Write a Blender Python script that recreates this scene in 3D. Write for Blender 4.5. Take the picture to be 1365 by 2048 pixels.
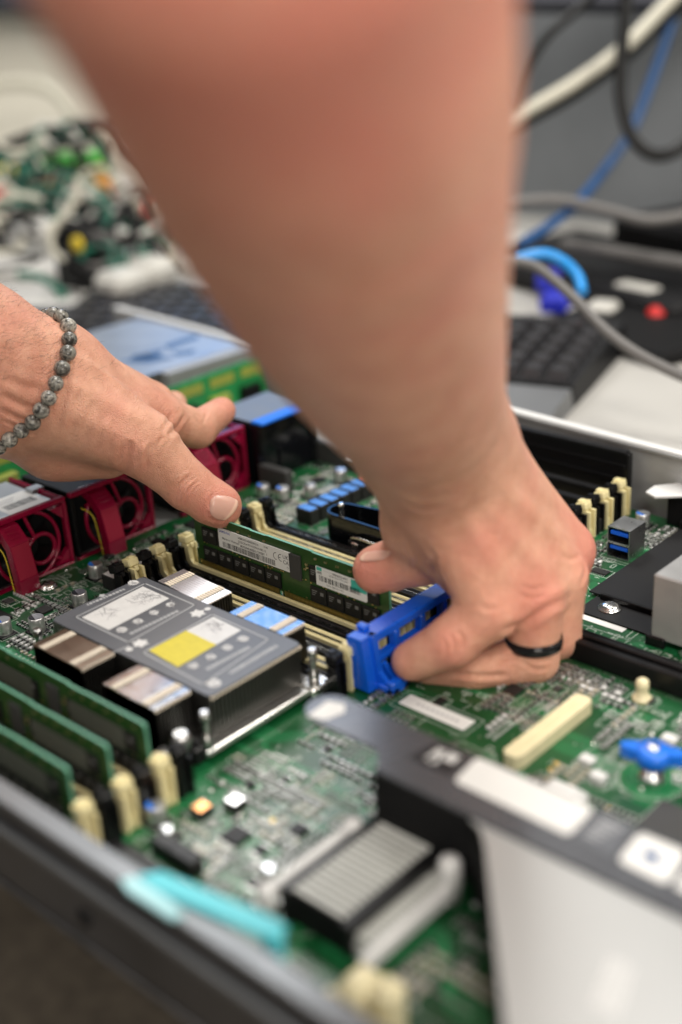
import bpy, bmesh, math, random
import numpy as np
from mathutils import Vector, Matrix
from mathutils.bvhtree import BVHTree
for o in list(bpy.data.objects): bpy.data.objects.remove(o)
S = bpy.context.scene
C = S.collection
MM = 0.001
random.seed(7); np.random.seed(7)
# ------------------------------------------------------------------ camera
RC = np.array([[0.738092, 0.6724965, -0.0544843], [0.2335259, -0.3303948, -0.9144971], [-0.6329975, 0.6622595, -0.4009071]])          # rows: camera right, down, forward in board axes (x along the modules, y across, z up; mm)
CP = np.array([471.08, -382.48, 294.2])
FPX = 2520.38                   # focal length for a 1365 x 2048 frame
cd = bpy.data.cameras.new('camera'); cam = bpy.data.objects.new('camera', cd); C.objects.link(cam)
cam.matrix_world = Matrix(((RC[0][0], -RC[1][0], -RC[2][0], CP[0]*MM), (RC[0][1], -RC[1][1], -RC[2][1], CP[1]*MM), (RC[0][2], -RC[1][2], -RC[2][2], CP[2]*MM), (0, 0, 0, 1)))
cd.sensor_fit = 'VERTICAL'; cd.sensor_height = 36.0; cd.sensor_width = 24.0
cd.lens = FPX/2048*36.0
cd.clip_start = 0.01; cd.clip_end = 60
cd.dof.use_dof = True; cd.dof.focus_distance = float(np.dot(np.array([55., -2., 27.])-CP, RC[2]))*MM
cd.dof.aperture_fstop = cd.lens/14.5; cd.dof.aperture_blades = 0
S.camera = cam
def W(u, v, d):               # a point seen at photo pixel (u, v) at depth d mm -> board mm
    return CP + RC.T @ np.array([(u-682.5)/FPX*d, (v-1024.)/FPX*d, d])
# ------------------------------------------------------------------ world, lights, exposure
w = bpy.data.worlds.new('World'); S.world = w; w.use_nodes = True
w.node_tree.nodes['Background'].inputs[0].default_value = (0.95, 0.97, 1.0, 1)
w.node_tree.nodes['Background'].inputs[1].default_value = 0.05
def area(name, loc, target, sx, sy, power, col):
    l = bpy.data.lights.new(name, 'AREA'); l.shape = 'RECTANGLE'; l.size = sx; l.size_y = sy; l.energy = power; l.color = col
    o = bpy.data.objects.new(name, l); C.objects.link(o); o.location = loc
    o.rotation_euler = (Vector(target)-Vector(loc)).to_track_quat('-Z', 'Y').to_euler()
    return o
area('ceiling_panel_far', (-1.5, 1.42, 2.12), (-0.9, 0.8, 0), 1.0, 0.9, 24, (1.0, 0.98, 0.94))
area('ceiling_panel_mid', (-0.1, 0.45, 2.2), (0.05, 0.05, 0), 0.8, 0.8, 25, (1.0, 0.97, 0.92))
area('ceiling_panel_right', (1.5, 1.0, 1.8), (0.15, 0.0, 0.05), 0.8, 0.6, 24, (1.0, 0.95, 0.86))
area('fill_right', (1.45, -0.85, 1.6), (0.2, 0, 0.15), 0.9, 0.9, 27, (1.0, 0.93, 0.86))  # added fill for the camera-facing sides of arm and hand; no window known here
area('fill_left', (-0.5, -1.6, 1.6), (0.2, -0.1, 0.1), 1.0, 0.7, 9, (1.0, 0.94, 0.88))  # added fill to lift the forearm's left side; no fitting known here
area('fill_behind_camera', (1.35, -0.95, 0.36), (0.35, -0.2, 0.2), 0.7, 0.5, 7.5, (1.0, 0.92, 0.80))  # added fill from the camera side to brighten the forearm
area('window_far', (-2.29, 2.20, 1.5), (0, 0, 0.1), 0.72, 1.3, 4.0, (0.13, 0.42, 1.0))
S.view_settings.view_transform = 'Standard'; S.view_settings.look = 'None'; S.view_settings.exposure = 0.34; S.view_settings.gamma = 1.0
S.view_settings.use_curve_mapping = False
S.render.engine = 'CYCLES'
S.cycles.use_denoising = True
try: S.cycles.denoiser = 'OPENIMAGEDENOISE'
except Exception: pass
S.cycles.max_bounces = 8; S.cycles.glossy_bounces = 4; S.cycles.diffuse_bounces = 3; S.cycles.caustics_reflective = False; S.cycles.caustics_refractive = False
S.cycles.sample_clamp_indirect = 6.0
# ------------------------------------------------------------------ materials
def _inp(b, n, v):
    if n in b.inputs: b.inputs[n].default_value = v
MATS = {}
def mat(name, col, rough=0.5, metal=0.0, noise=0.0, nscale=200.0, bump=0.0, bscale=800.0, coat=0.0, spec=0.5, emit=0.0, rvar=0.0, sss=0.0):
    m = bpy.data.materials.new(name); m.use_nodes = True; nt = m.node_tree; b = nt.nodes['Principled BSDF']
    _inp(b, 'Base Color', (*col, 1)); _inp(b, 'Roughness', rough); _inp(b, 'Metallic', metal); _inp(b, 'Specular IOR Level', spec)
    if coat: _inp(b, 'Coat Weight', coat); _inp(b, 'Coat Roughness', 0.12)
    if emit: _inp(b, 'Emission Color', (*col, 1)); _inp(b, 'Emission Strength', emit)
    if sss: _inp(b, 'Subsurface Weight', sss); _inp(b, 'Subsurface Radius', (0.003, 0.0015, 0.0008)); _inp(b, 'Subsurface Scale', 1.0)
    tc = nt.nodes.new('ShaderNodeTexCoord')
    if noise or rvar:
        n = nt.nodes.new('ShaderNodeTexNoise'); n.inputs['Scale'].default_value = nscale; n.inputs['Detail'].default_value = 5
        nt.links.new(tc.outputs['Object'], n.inputs['Vector'])
        if noise:
            r = nt.nodes.new('ShaderNodeValToRGB')
            r.color_ramp.elements[0].color = (*[c*(1-noise) for c in col], 1); r.color_ramp.elements[1].color = (*[min(1, c*(1+noise)) for c in col], 1)
            r.color_ramp.elements[0].position = .3; r.color_ramp.elements[1].position = .7
            nt.links.new(n.outputs[0], r.inputs[0]); nt.links.new(r.outputs[0], b.inputs['Base Color'])
        if rvar:
            mr = nt.nodes.new('ShaderNodeMapRange'); mr.inputs['To Min'].default_value = max(0.02, rough-rvar); mr.inputs['To Max'].default_value = min(1, rough+rvar)
            nt.links.new(n.outputs[0], mr.inputs[0]); nt.links.new(mr.outputs[0], b.inputs['Roughness'])
    if bump:
        n2 = nt.nodes.new('ShaderNodeTexNoise'); n2.inputs['Scale'].default_value = bscale; n2.inputs['Detail'].default_value = 3
        bp = nt.nodes.new('ShaderNodeBump'); bp.inputs['Strength'].default_value = bump; bp.inputs['Distance'].default_value = 0.0004
        nt.links.new(tc.outputs['Object'], n2.inputs['Vector']); nt.links.new(n2.outputs[0], bp.inputs['Height']); nt.links.new(bp.outputs[0], b.inputs['Normal'])
    MATS[name] = m; return m
mat('cream_plastic', (0.74, 0.655, 0.36), 0.42, noise=.06, bump=.15, rvar=.1)
mat('cream_light', (0.70, 0.63, 0.40), 0.45, noise=.05, bump=.15)
mat('black_plastic', (0.004, 0.004, 0.0045), 0.34, bump=.12, rvar=.1, spec=.28)
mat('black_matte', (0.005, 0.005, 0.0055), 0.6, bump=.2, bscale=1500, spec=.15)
mat('black_gloss', (0.004, 0.0045, 0.006), 0.14, rvar=.05, spec=.4)
mat('dark_sheet', (0.011, 0.011, 0.012), 0.62, bump=.4, bscale=2600, spec=.2)
mat('chip', (0.012, 0.012, 0.012), 0.42, bump=.2, bscale=2500, rvar=.1, spec=.3)
mat('chip_mark', (0.16, 0.16, 0.155), 0.6)
mat('grey_chip', (0.045, 0.045, 0.044), 0.45, bump=.2, spec=.3)
mat('tin', (0.80, 0.79, 0.76), 0.25, 1.0, rvar=.15)
mat('solder', (0.50, 0.51, 0.48), 0.48, 0.9, rvar=.2, nscale=900)
mat('brass', (0.83, 0.62, 0.30), 0.3, 1.0, rvar=.1)
mat('gold', (0.90, 0.64, 0.24), 0.28, 1.0)
mat('steel', (0.58, 0.58, 0.57), 0.30, 1.0, rvar=.12, nscale=120)
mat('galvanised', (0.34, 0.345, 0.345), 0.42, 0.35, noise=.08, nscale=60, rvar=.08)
mat('dark_steel', (0.20, 0.20, 0.205), 0.42, 1.0, noise=.15, nscale=80, rvar=.1)
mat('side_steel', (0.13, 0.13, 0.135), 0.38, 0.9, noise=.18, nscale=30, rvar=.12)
mat('fin_steel', (0.60, 0.61, 0.62), 0.17, 1.0, rvar=.08, nscale=300)
mat('fin_satin', (0.66, 0.69, 0.74), 0.36, 1.0, rvar=.06, nscale=300)
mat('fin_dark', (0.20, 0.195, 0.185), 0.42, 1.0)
mat('fin_warm_sheen', (0.36, 0.29, 0.235), 0.36, 1.0, rvar=.1)  # same fin metal with its warm reflection put into the colour
mat('fin_lip', (0.80, 0.71, 0.58), 0.5)
mat('cap_silver', (0.66, 0.66, 0.65), 0.36, 0.85, rvar=.1)
mat('cap_top', (0.62, 0.64, 0.66), 0.28, 0.9)
mat('cap_mark', (0.02, 0.02, 0.025), 0.4)
mat('cap_blue', (0.02, 0.16, 0.62), 0.35)
mat('choke_body', (0.024, 0.024, 0.023), 0.55, bump=.35, bscale=2200, spec=.25)
mat('choke_top', (0.46, 0.46, 0.50), 0.15, 1.0)
mat('choke_red', (0.55, 0.10, 0.03), 0.4)
mat('copper', (0.86, 0.40, 0.16), 0.32, 1.0)
mat('white_top', (0.64, 0.64, 0.63), 0.45, noise=.04)
mat('label_white', (0.68, 0.68, 0.66), 0.5, noise=.03, nscale=60)
mat('label_grey', (0.62, 0.62, 0.61), 0.5)
mat('label_teal', (0.05, 0.40, 0.32), 0.45)
mat('print_black', (0.02, 0.02, 0.022), 0.55)
mat('print_grey', (0.42, 0.42, 0.43), 0.55)
mat('print_blue', (0.04, 0.06, 0.36), 0.5)
mat('track_green', (0.018, 0.190, 0.065), 0.32)
mat('via_field', (0.30, 0.36, 0.29), 0.45, noise=.3, nscale=900)
mat('strip_grey', (0.105, 0.110, 0.122), 0.27, 0.35, rvar=.08, nscale=60)
mat('silk', (0.62, 0.66, 0.60), 0.55)
mat('fan_red', (0.21, 0.0018, 0.026), 0.24, bump=.12, bscale=1500, rvar=.08, coat=.25)
mat('fan_red_grain', (0.26, 0.005, 0.027), 0.5, bump=.9, bscale=2600, spec=.35)
mat('blue_plastic', (0.006, 0.11, 0.68), 0.30, bump=.2, bscale=900, rvar=.08, coat=.2)
mat('blue_bright', (0.008, 0.15, 0.70), 0.35, bump=.15)
mat('heat_label', (0.095, 0.102, 0.116), 0.40, noise=.05, nscale=60)
mat('heat_label_line', (0.40, 0.41, 0.42), 0.5)
mat('yellow_print', (0.62, 0.52, 0.02), 0.5, noise=.06, nscale=300)
mat('paper_white', (0.62, 0.61, 0.585), 0.6, noise=.04, nscale=20)
mat('cyan_plastic', (0.07, 0.47, 0.54), 0.4)
mat('cyan_pale', (0.35, 0.62, 0.66), 0.45)
mat('desk_white', (0.47, 0.458, 0.430), 0.42, noise=.03, nscale=12, rvar=.06)
mat('floor_brown', (0.15, 0.125, 0.095), 0.85, noise=.3, nscale=60)
mat('wall_grey', (0.185, 0.200, 0.215), 0.75, noise=.06, nscale=20)
mat('cabinet_cream', (0.60, 0.575, 0.49), 0.5, noise=.03, nscale=4)
mat('navy', (0.012, 0.015, 0.03), 0.5)
mat('key_black', (0.038, 0.038, 0.042), 0.30)
mat('kb_body', (0.008, 0.008, 0.009), 0.5, spec=.25)
mat('rib_pale', (0.48, 0.49, 0.46), 0.45, noise=.05)
mat('kb_grey', (0.13, 0.135, 0.14), 0.4)
mat('cable_black', (0.006, 0.006, 0.006), 0.4, spec=.25)
mat('cable_grey', (0.13, 0.125, 0.12), 0.45)
mat('cable_cream', (0.55, 0.53, 0.44), 0.5)
mat('cable_blue', (0.015, 0.07, 0.20), 0.4)
mat('cable_bright_blue', (0.01, 0.25, 0.66), 0.35)
mat('cable_green', (0.005, 0.12, 0.075), 0.45)
mat('plug_blue', (0.02, 0.03, 0.50), 0.4)
mat('plug_red', (0.62, 0.015, 0.012), 0.35)
mat('wire_yellow', (0.70, 0.52, 0.03), 0.4)
mat('wire_white', (0.55, 0.54, 0.50), 0.45, noise=.2, nscale=25)
mat('wire_red', (0.55, 0.03, 0.03), 0.4)
mat('wire_orange', (0.72, 0.32, 0.08), 0.4)
mat('led_green', (0.05, 0.36, 0.04), 0.4, emit=.25)
mat('rail_grey', (0.20, 0.21, 0.22), 0.40, 0.8, rvar=.1, nscale=60)
mat('drive_plate', (0.50, 0.53, 0.56), 0.34, 0.85, rvar=.1, nscale=40)
mat('drive_print', (0.03, 0.10, 0.25), 0.5)
mat('backplane', (0.02, 0.26, 0.07), 0.36, noise=.25, nscale=150)
mat('backplane_light', (0.30, 0.34, 0.06), 0.4)
mat('pale_plate', (0.44, 0.445, 0.44), 0.40, 0.45, noise=.03, nscale=10, rvar=.08)
mat('old_label', (0.075, 0.08, 0.065), 0.5)
mat('dimm_green', (0.017, 0.058, 0.012), 0.30, noise=.12, nscale=260, coat=.3)
mat('dimm_edge', (0.10, 0.30, 0.20), 0.4, noise=.1, nscale=400)
mat('ring_black', (0.020, 0.020, 0.022), 0.12, 0.5)
mat('nail', (0.72, 0.40, 0.32), 0.30, coat=.15, sss=.2)
mat('shade_sleeve_maroon', (0.22, 0.010, 0.016), 0.9, noise=.2, nscale=300)
mat('nail_edge', (0.76, 0.50, 0.38), 0.32)
mat('hair_brown', (0.06, 0.035, 0.02), 0.5)
mat('tan_part', (0.40, 0.36, 0.27), 0.5)
def M(n): return MATS[n]
def pcb_material():
    m = bpy.data.materials.new('motherboard_green'); m.use_nodes = True; nt = m.node_tree; N = nt.nodes; L = nt.links; b = N['Principled BSDF']
    tc = N.new('ShaderNodeTexCoord')
    def noise(sc, det=3):
        n = N.new('ShaderNodeTexNoise'); n.inputs['Scale'].default_value = sc; n.inputs['Detail'].default_value = det; L.new(tc.outputs['Object'], n.inputs['Vector']); return n.outputs[0]
    def ramp(s, a, bb, p0, p1):
        r = N.new('ShaderNodeValToRGB'); r.color_ramp.elements[0].color = (*a, 1); r.color_ramp.elements[1].color = (*bb, 1); r.color_ramp.elements[0].position = p0; r.color_ramp.elements[1].position = p1; L.new(s, r.inputs[0]); return r.outputs[0]
    def math_(op, a, bb):
        n = N.new('ShaderNodeMath'); n.operation = op
        for i, x in enumerate((a, bb)):
            if isinstance(x, (int, float)): n.inputs[i].default_value = x
            else: L.new(x, n.inputs[i])
        return n.outputs[0]
    L.new(ramp(noise(26, 3), (0.0025, 0.046, 0.012), (0.005, 0.076, 0.021), .35, .65), b.inputs['Base Color'])
    rr = N.new('ShaderNodeMapRange'); L.new(noise(40, 4), rr.inputs[0]); rr.inputs['To Min'].default_value = .24; rr.inputs['To Max'].default_value = .40; L.new(rr.outputs[0], b.inputs['Roughness'])
    bp = N.new('ShaderNodeBump'); bp.inputs['Strength'].default_value = .35; bp.inputs['Distance'].default_value = .0002; L.new(noise(1200, 2), bp.inputs['Height']); L.new(bp.outputs[0], b.inputs['Normal'])
    MATS['motherboard_green'] = m
pcb_material()
# ------------------------------------------------------------------ mesh helpers (all in mm)
class MB:
    def __init__(s): s.v = []; s.f = []; s.mi = []; s.sm = []
    def add(s, vs, fs, m=0, smooth=False):
        o = len(s.v); s.v += [tuple(float(c) for c in p) for p in vs]
        for f in fs: s.f.append(tuple(i+o for i in f)); s.mi.append(m); s.sm.append(smooth)
        return s
    def box(s, x0, x1, y0, y1, z0, z1, m=0, bottom=True):
        v = [(x0, y0, z0), (x1, y0, z0), (x1, y1, z0), (x0, y1, z0), (x0, y0, z1), (x1, y0, z1), (x1, y1, z1), (x0, y1, z1)]
        f = [(4, 5, 6, 7), (0, 1, 5, 4), (1, 2, 6, 5), (2, 3, 7, 6), (3, 0, 4, 7)]
        if bottom: f.append((3, 2, 1, 0))
        return s.add(v, f, m)
    def cbox(s, x0, x1, y0, y1, z0, z1, c=0.4, m=0):          # box with every edge chamfered
        c = min(c, (x1-x0)*.45, (y1-y0)*.45, (z1-z0)*.45); X = (x0, x1); Y = (y0, y1); Z = (z0, z1); v = []; idx = {}
        for i in (0, 1):
            for j in (0, 1):
                for k in (0, 1):
                    sx, sy, sz = (1, -1)[i], (1, -1)[j], (1, -1)[k]; x, y, z = X[i], Y[j], Z[k]
                    idx[i, j, k, 0] = len(v); v.append((x, y+sy*c, z+sz*c)); idx[i, j, k, 1] = len(v); v.append((x+sx*c, y, z+sz*c)); idx[i, j, k, 2] = len(v); v.append((x+sx*c, y+sy*c, z))
        f = []
        for i in (0, 1): f.append([idx[i, 0, 0, 0], idx[i, 0, 1, 0], idx[i, 1, 1, 0], idx[i, 1, 0, 0]][::(1 if i == 0 else -1)])
        for j in (0, 1): f.append([idx[0, j, 0, 1], idx[1, j, 0, 1], idx[1, j, 1, 1], idx[0, j, 1, 1]][::(1 if j == 0 else -1)])
        for k in (0, 1): f.append([idx[0, 0, k, 2], idx[0, 1, k, 2], idx[1, 1, k, 2], idx[1, 0, k, 2]][::(1 if k == 0 else -1)])
        for j in (0, 1):
            for k in (0, 1): f.append([idx[0, j, k, 1], idx[1, j, k, 1], idx[1, j, k, 2], idx[0, j, k, 2]])
        for i in (0, 1):
            for k in (0, 1): f.append([idx[i, 0, k, 0], idx[i, 1, k, 0], idx[i, 1, k, 2], idx[i, 0, k, 2]])
        for i in (0, 1):
            for j in (0, 1): f.append([idx[i, j, 0, 0], idx[i, j, 1, 0], idx[i, j, 1, 1], idx[i, j, 0, 1]])
        for i in (0, 1):
            for j in (0, 1):
                for k in (0, 1): f.append([idx[i, j, k, 0], idx[i, j, k, 1], idx[i, j, k, 2]])
        return s.add(v, f, m)
    def lathe(s, c, prof, n=20, m=0, axis='z', mats=None, smooth=True):     # prof: (r, h) pairs from bottom to top
        v = []; f = []
        for r, h in prof:
            for i in range(n):
                a = 2*math.pi*i/n; p = (r*math.cos(a), r*math.sin(a), h)
                if axis == 'x': p = (p[2], p[0], p[1])
                elif axis == 'y': p = (p[1], p[2], p[0])
                v.append((c[0]+p[0], c[1]+p[1], c[2]+p[2]))
        k = len(prof)
        for j in range(k-1):
            ff = [(j*n+i, j*n+(i+1) % n, (j+1)*n+(i+1) % n, (j+1)*n+i) for i in range(n)]
            s.add([], [], 0)
            f.append((ff, (mats[j] if mats else m)))
        o = len(s.v); s.v += [tuple(map(float, p)) for p in v]
        for ff, mm in f:
            for q in ff: s.f.append(tuple(i+o for i in q)); s.mi.append(mm); s.sm.append(smooth)
        if prof[-1][0] > 0: s.f.append(tuple(o+(k-1)*n+i for i in range(n))); s.mi.append(mats[-1] if mats else m); s.sm.append(False)
        if prof[0][0] > 0: s.f.append(tuple(o+i for i in range(n))[::-1]); s.mi.append(mats[0] if mats else m); s.sm.append(False)
        return s
    def prism(s, poly, a0, a1, axis='y', m=0):               # poly in the other two axes
        n = len(poly); v = []
        for a in (a0, a1):
            for p, q in poly: v.append({'y': (p, a, q), 'x': (a, p, q), 'z': (p, q, a)}[axis])
        f = [tuple(range(n)), tuple(range(2*n-1, n-1, -1))]+[(i, i+n, (i+1) % n+n, (i+1) % n) for i in range(n)]
        return s.add(v, f, m)
    def tube(s, pts, r, n=8, m=0, closed=False):
        P = [np.array(p, float) for p in pts]; k = len(P); rs = r if hasattr(r, '__len__') else [r]*k; v = []; up = None
        for i in range(k):
            t = P[(i+1) % k]-P[i-1] if closed else P[min(i+1, k-1)]-P[max(i-1, 0)]
            t = t/(np.linalg.norm(t)+1e-9)
            if up is None: up = np.array([0, 0, 1.]) if abs(t[2]) < .9 else np.array([1., 0, 0])
            a = np.cross(t, up); a /= np.linalg.norm(a)+1e-9; bb = np.cross(a, t); up = bb
            for j in range(n):
                th = 2*math.pi*j/n; v.append(P[i]+rs[i]*(math.cos(th)*a+math.sin(th)*bb))
        f = [(i*n+j, ((i+1) % k)*n+j, ((i+1) % k)*n+(j+1) % n, i*n+(j+1) % n) for i in range(k if closed else k-1) for j in range(n)]
        s.add(v, f, m, True)
        if not closed: s.add(v[:n], [tuple(range(n))], m); s.add(v[-n:], [tuple(range(n))[::-1]], m)
        return s
    def quad(s, pts, m=0): return s.add(pts, [tuple(range(len(pts)))], m)
    def mesh(s, name, mats, off=(0, 0, 0)):
        me = bpy.data.meshes.new(name)
        me.from_pydata([((x-off[0])*MM, (y-off[1])*MM, (z-off[2])*MM) for x, y, z in s.v], [], s.f)
        for m in mats: me.materials.append(M(m) if isinstance(m, str) else m)
        me.polygons.foreach_set('material_index', s.mi); me.polygons.foreach_set('use_smooth', s.sm)
        me.validate(); bm = bmesh.new(); bm.from_mesh(me); bmesh.ops.recalc_face_normals(bm, faces=bm.faces); bm.to_mesh(me); bm.free()
        me.update(); return me
    def build(s, name, mats, parent=None, off=None):
        if isinstance(mats, str): mats = [mats]
        if off is None: off = ORG.get(parent.name, (0, 0, 0)) if parent else (0, 0, 0)
        o = bpy.data.objects.new(name, s.mesh(name, mats, off)); C.objects.link(o)
        if parent: o.parent = parent; ORG[o.name] = off
        return o
ORG = {}
def thing(name, label, cat, loc=(0, 0, 0), group=None):
    o = bpy.data.objects.new(name, None); C.objects.link(o); o.empty_display_size = .01; o.location = [c*MM for c in loc]
    o['label'] = label; o['category'] = cat
    if group: o['group'] = group
    ORG[o.name] = loc; return o
def tag(o, label, cat, group=None):
    o['label'] = label; o['category'] = cat
    if group: o['group'] = group
    return o
def struct(o): o['kind'] = 'structure'; return o
def put(name, me, loc, parent, rz=0):                         # one more object on shared mesh data, loc in the parent's frame (mm)
    o = bpy.data.objects.new(name, me); C.objects.link(o); o.parent = parent; o.location = [c*MM for c in loc]; o.rotation_euler = (0, 0, rz); return o
def copy_tree(o, parent=None):
    c = o.copy(); C.objects.link(c); c.parent = parent
    for ch in o.children: copy_tree(ch, c)
    return c
def solo(mb, name, mats, label, cat, base, group=None):        # a one-mesh thing, origin at base
    o = mb.build(name, mats, None, base); o.location = [c*MM for c in base]; return tag(o, label, cat, group)
def spline(pts, n=10):
    P = [np.array(p, float) for p in pts]; P = [2*P[0]-P[1]]+P+[2*P[-1]-P[-2]]; out = []
    for i in range(1, len(P)-2):
        for k in range(n):
            t = k/n; a, b, c, d = P[i-1:i+3]
            out.append(.5*((2*b)+(-a+c)*t+(2*a-5*b+4*c-d)*t*t+(-a+3*b-3*c+d)*t**3))
    out.append(P[-2]); return out
def text_mesh(txt, size, bold=0.0):                            # built-in font -> (verts 2D in mm, faces); width returned too
    cu = bpy.data.curves.new('txt', 'FONT'); cu.body = txt; cu.size = size; cu.offset = bold; cu.resolution_u = 2
    o = bpy.data.objects.new('txt', cu); C.objects.link(o); bpy.context.view_layer.update()
    me = o.evaluated_get(bpy.context.evaluated_depsgraph_get()).to_mesh()
    v = [(p.co.x, p.co.y) for p in me.vertices]; f = [tuple(p.vertices) for p in me.polygons]
    o.to_mesh_clear(); bpy.data.objects.remove(o); bpy.data.curves.remove(cu)
    return v, f
def put_text(mb, txt, size, fn, x, y, m=0, sx=1.0, width=None, bold=0.0):   # fn maps (x, y) on the label to 3D
    v, f = text_mesh(txt, size, bold)
    if not v: return
    if width: sx = width/max(p[0] for p in v)
    mb.add([fn(x+p[0]*sx, y+p[1]) for p in v], f, m)
def onz(u, v, z):                                              # board-mm position of a photo pixel on the level z
    d = W(u, v, 1.0)-CP; return CP+d*((z-CP[2])/d[2])
# ================================================================== setting
fl = MB().box(-2500, 2500, -2600, 2600, -742, -740); struct(fl.build('floor', 'floor_brown'))
dk = MB().cbox(-2200, 1500, -110, 1180, -36, -8, 3); struct(dk.build('desk', 'desk_white'))
wl = MB().box(-760, 1600, 925, 945, -8, 420); wl.box(-4500, 3500, 4200, 4240, -740, 1500, 0)
struct(wl.build('wall', 'wall_grey'))
# ================================================================== server chassis
ch = thing('server_chassis', 'open grey steel rack server chassis lying on the white desk', 'server', (60, 0, -6))
MB().box(-380, 470, -206, 214, -6, -4.8).build('base_pan', 'galvanised', ch)
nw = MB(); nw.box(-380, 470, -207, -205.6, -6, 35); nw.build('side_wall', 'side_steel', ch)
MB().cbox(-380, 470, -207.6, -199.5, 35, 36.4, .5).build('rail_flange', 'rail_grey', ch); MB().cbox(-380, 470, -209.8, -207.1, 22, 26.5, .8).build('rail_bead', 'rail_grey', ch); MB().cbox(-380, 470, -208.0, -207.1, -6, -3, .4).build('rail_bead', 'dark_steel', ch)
fw = MB(); ya = lambda x: 219.4-.0733*x
for x0, x1 in ((-380, 470),):
    fw.add([(x0, ya(x0), -6), (x1, ya(x1), -6), (x1, ya(x1), 36), (x0, ya(x0), 36), (x0, ya(x0)+1.5, -6), (x1, ya(x1)+1.5, -6), (x1, ya(x1)+1.5, 36), (x0, ya(x0)+1.5, 36)], [(0, 1, 2, 3), (4, 5, 6, 7), (0, 1, 5, 4), (2, 3, 7, 6), (0, 3, 7, 4), (1, 2, 6, 5)])
    fw.add([(x0, ya(x0)-3, 35.6), (x1, ya(x1)-3, 35.6), (x1, ya(x1)+4, 35.6), (x0, ya(x0)+4, 35.6), (x0, ya(x0)-3, 37), (x1, ya(x1)-3, 37), (x1, ya(x1)+4, 37), (x0, ya(x0)+4, 37)], [(0, 1, 2, 3), (4, 5, 6, 7), (0, 1, 5, 4), (2, 3, 7, 6), (0, 3, 7, 4), (1, 2, 6, 5)])
fw.build('side_wall', 'galvanised', ch)
MB().add([(x, ya(x)+o_, z) for z in (37.1, 37.9) for x, o_ in ((-380, -1.5), (470, -1.5), (470, 4.5), (-380, 4.5))], [(0, 1, 2, 3), (4, 5, 6, 7), (0, 1, 5, 4), (1, 2, 6, 5), (2, 3, 7, 6), (3, 0, 4, 7)]).build('rail_flange', 'white_top', ch)
for x in (175, 330): MB().lathe((x, -207.4, 8), [(0, -1.2), (3, -1.0), (3.4, 0)], 14, 0, 'y').build('rail_stud', 'black_plastic', ch)
tb = MB(); tb.prism([(201, -208), (206, -209.5), (226, -209), (228, -206), (222, -204.5), (203, -204.5)], 36.6, 38.0, 'z'); tb.build('release_tab', 'cyan_pale', ch)
tb = MB(); tb.prism([(204, -203.6), (212, -204.4), (251, -197.6), (256, -196), (256, -190.6), (250, -190.4), (208, -197.6)], 36.8, 38.4, 'z'); tb.cbox(250, 256.5, -196, -192, 12, 37, .6); tb.build('release_tab', 'cyan_plastic', ch)['label'] = 'turquoise release tab'
# black rounded thing below the near edge
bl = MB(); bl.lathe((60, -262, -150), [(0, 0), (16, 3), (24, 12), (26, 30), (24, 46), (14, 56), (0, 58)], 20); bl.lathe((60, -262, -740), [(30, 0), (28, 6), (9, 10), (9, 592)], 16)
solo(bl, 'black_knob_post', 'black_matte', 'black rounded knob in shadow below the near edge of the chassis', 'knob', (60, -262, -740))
# ================================================================== motherboard
mbd = thing('motherboard', 'large green server motherboard crowded with slots, chips and capacitors', 'circuit board', (0, 0, -1.6))
pb = MB(); pb.prism([(-67, -198), (330, -198), (400, -198), (400, 196), (180, 202), (-67, 206), (-67, 60), (-64, 56), (-64, 42), (-67, 38)], -1.6, 0, 'z')
pb.build('board', 'motherboard_green', mbd)
occ = []                                                       # taken rectangles on the board: x0, x1, y0, y1
def taken(x, y, pad=1.0): return any(a-pad < x < b+pad and c-pad < y < d+pad for a, b, c, d in occ)
# ---- memory slots: one cream and one black set of shared meshes
def slot_meshes(col):
    b = MB()
    for s in (-1, 1): b.cbox(-3, 136.4, min(s*1.15, s*3.3), max(s*1.15, s*3.3), 0, 7, .35); b.box(-3, 136.4, min(s*1.9, s*2.3), max(s*1.9, s*2.3), 7, 7.35)
    b.box(-3, 136.4, -1.2, 1.2, 0, 2.6)
    for x0, x1, d in ((-9.6, -1.6, -1), (135, 143, 1)):
        for s in (-1, 1):
            lip = [(x0, 0), (x1, 0), (x1, 7.2), (x1-(2.2 if d < 0 else 0), 8.6), (x1-(3.2 if d < 0 else 0), 16.4), (x0+(3.2 if d > 0 else 0), 16.4), (x0+(2.2 if d > 0 else 0), 8.6), (x0, 7.2)] if d > 0 else [(x0, 0), (x1, 0), (x1, 7.2), (x1-2.0, 8.8), (x1-2.8, 16.4), (x0+.6, 16.4), (x0, 15.6)]
            b.prism(lip, min(s*1.9, s*3.35), max(s*1.9, s*3.35), 'y')
        b.box(x0+1, x1-1, -1.9, 1.9, 0, 5)
    body = b.mesh('memory_slot', [col])
    l = MB(); l.cbox(-2.2, 1.6, -1.55, 1.55, 0, 14, .4); l.cbox(-3.4, 3.0, -3.2, 3.2, 13.2, 17.2, .6); l.cbox(-1.0, 2.4, -1.7, 1.7, 16.8, 18.6, .5)
    for k in range(4): l.box(-3.0+k*1.15, -2.5+k*1.15, -3.1, 3.1, 17.2, 17.75)
    l.cbox(2.6, 4.2, -1.2, 1.2, 10.5, 13.2, .4)
    latch = l.mesh('latch', [col])
    c = MB()
    for k in range(142):
        for s in (-1, 1): c.box(2.2+k*.92, 2.6+k*.92, min(s*.55, s*1.12), max(s*.55, s*1.12), 2.6, 6.4, 0, False)
    con = c.mesh('contact_row', ['tin'])
    return body, latch, con
CREAM = slot_meshes('cream_plastic'); BLACK = slot_meshes('black_plastic')
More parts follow.
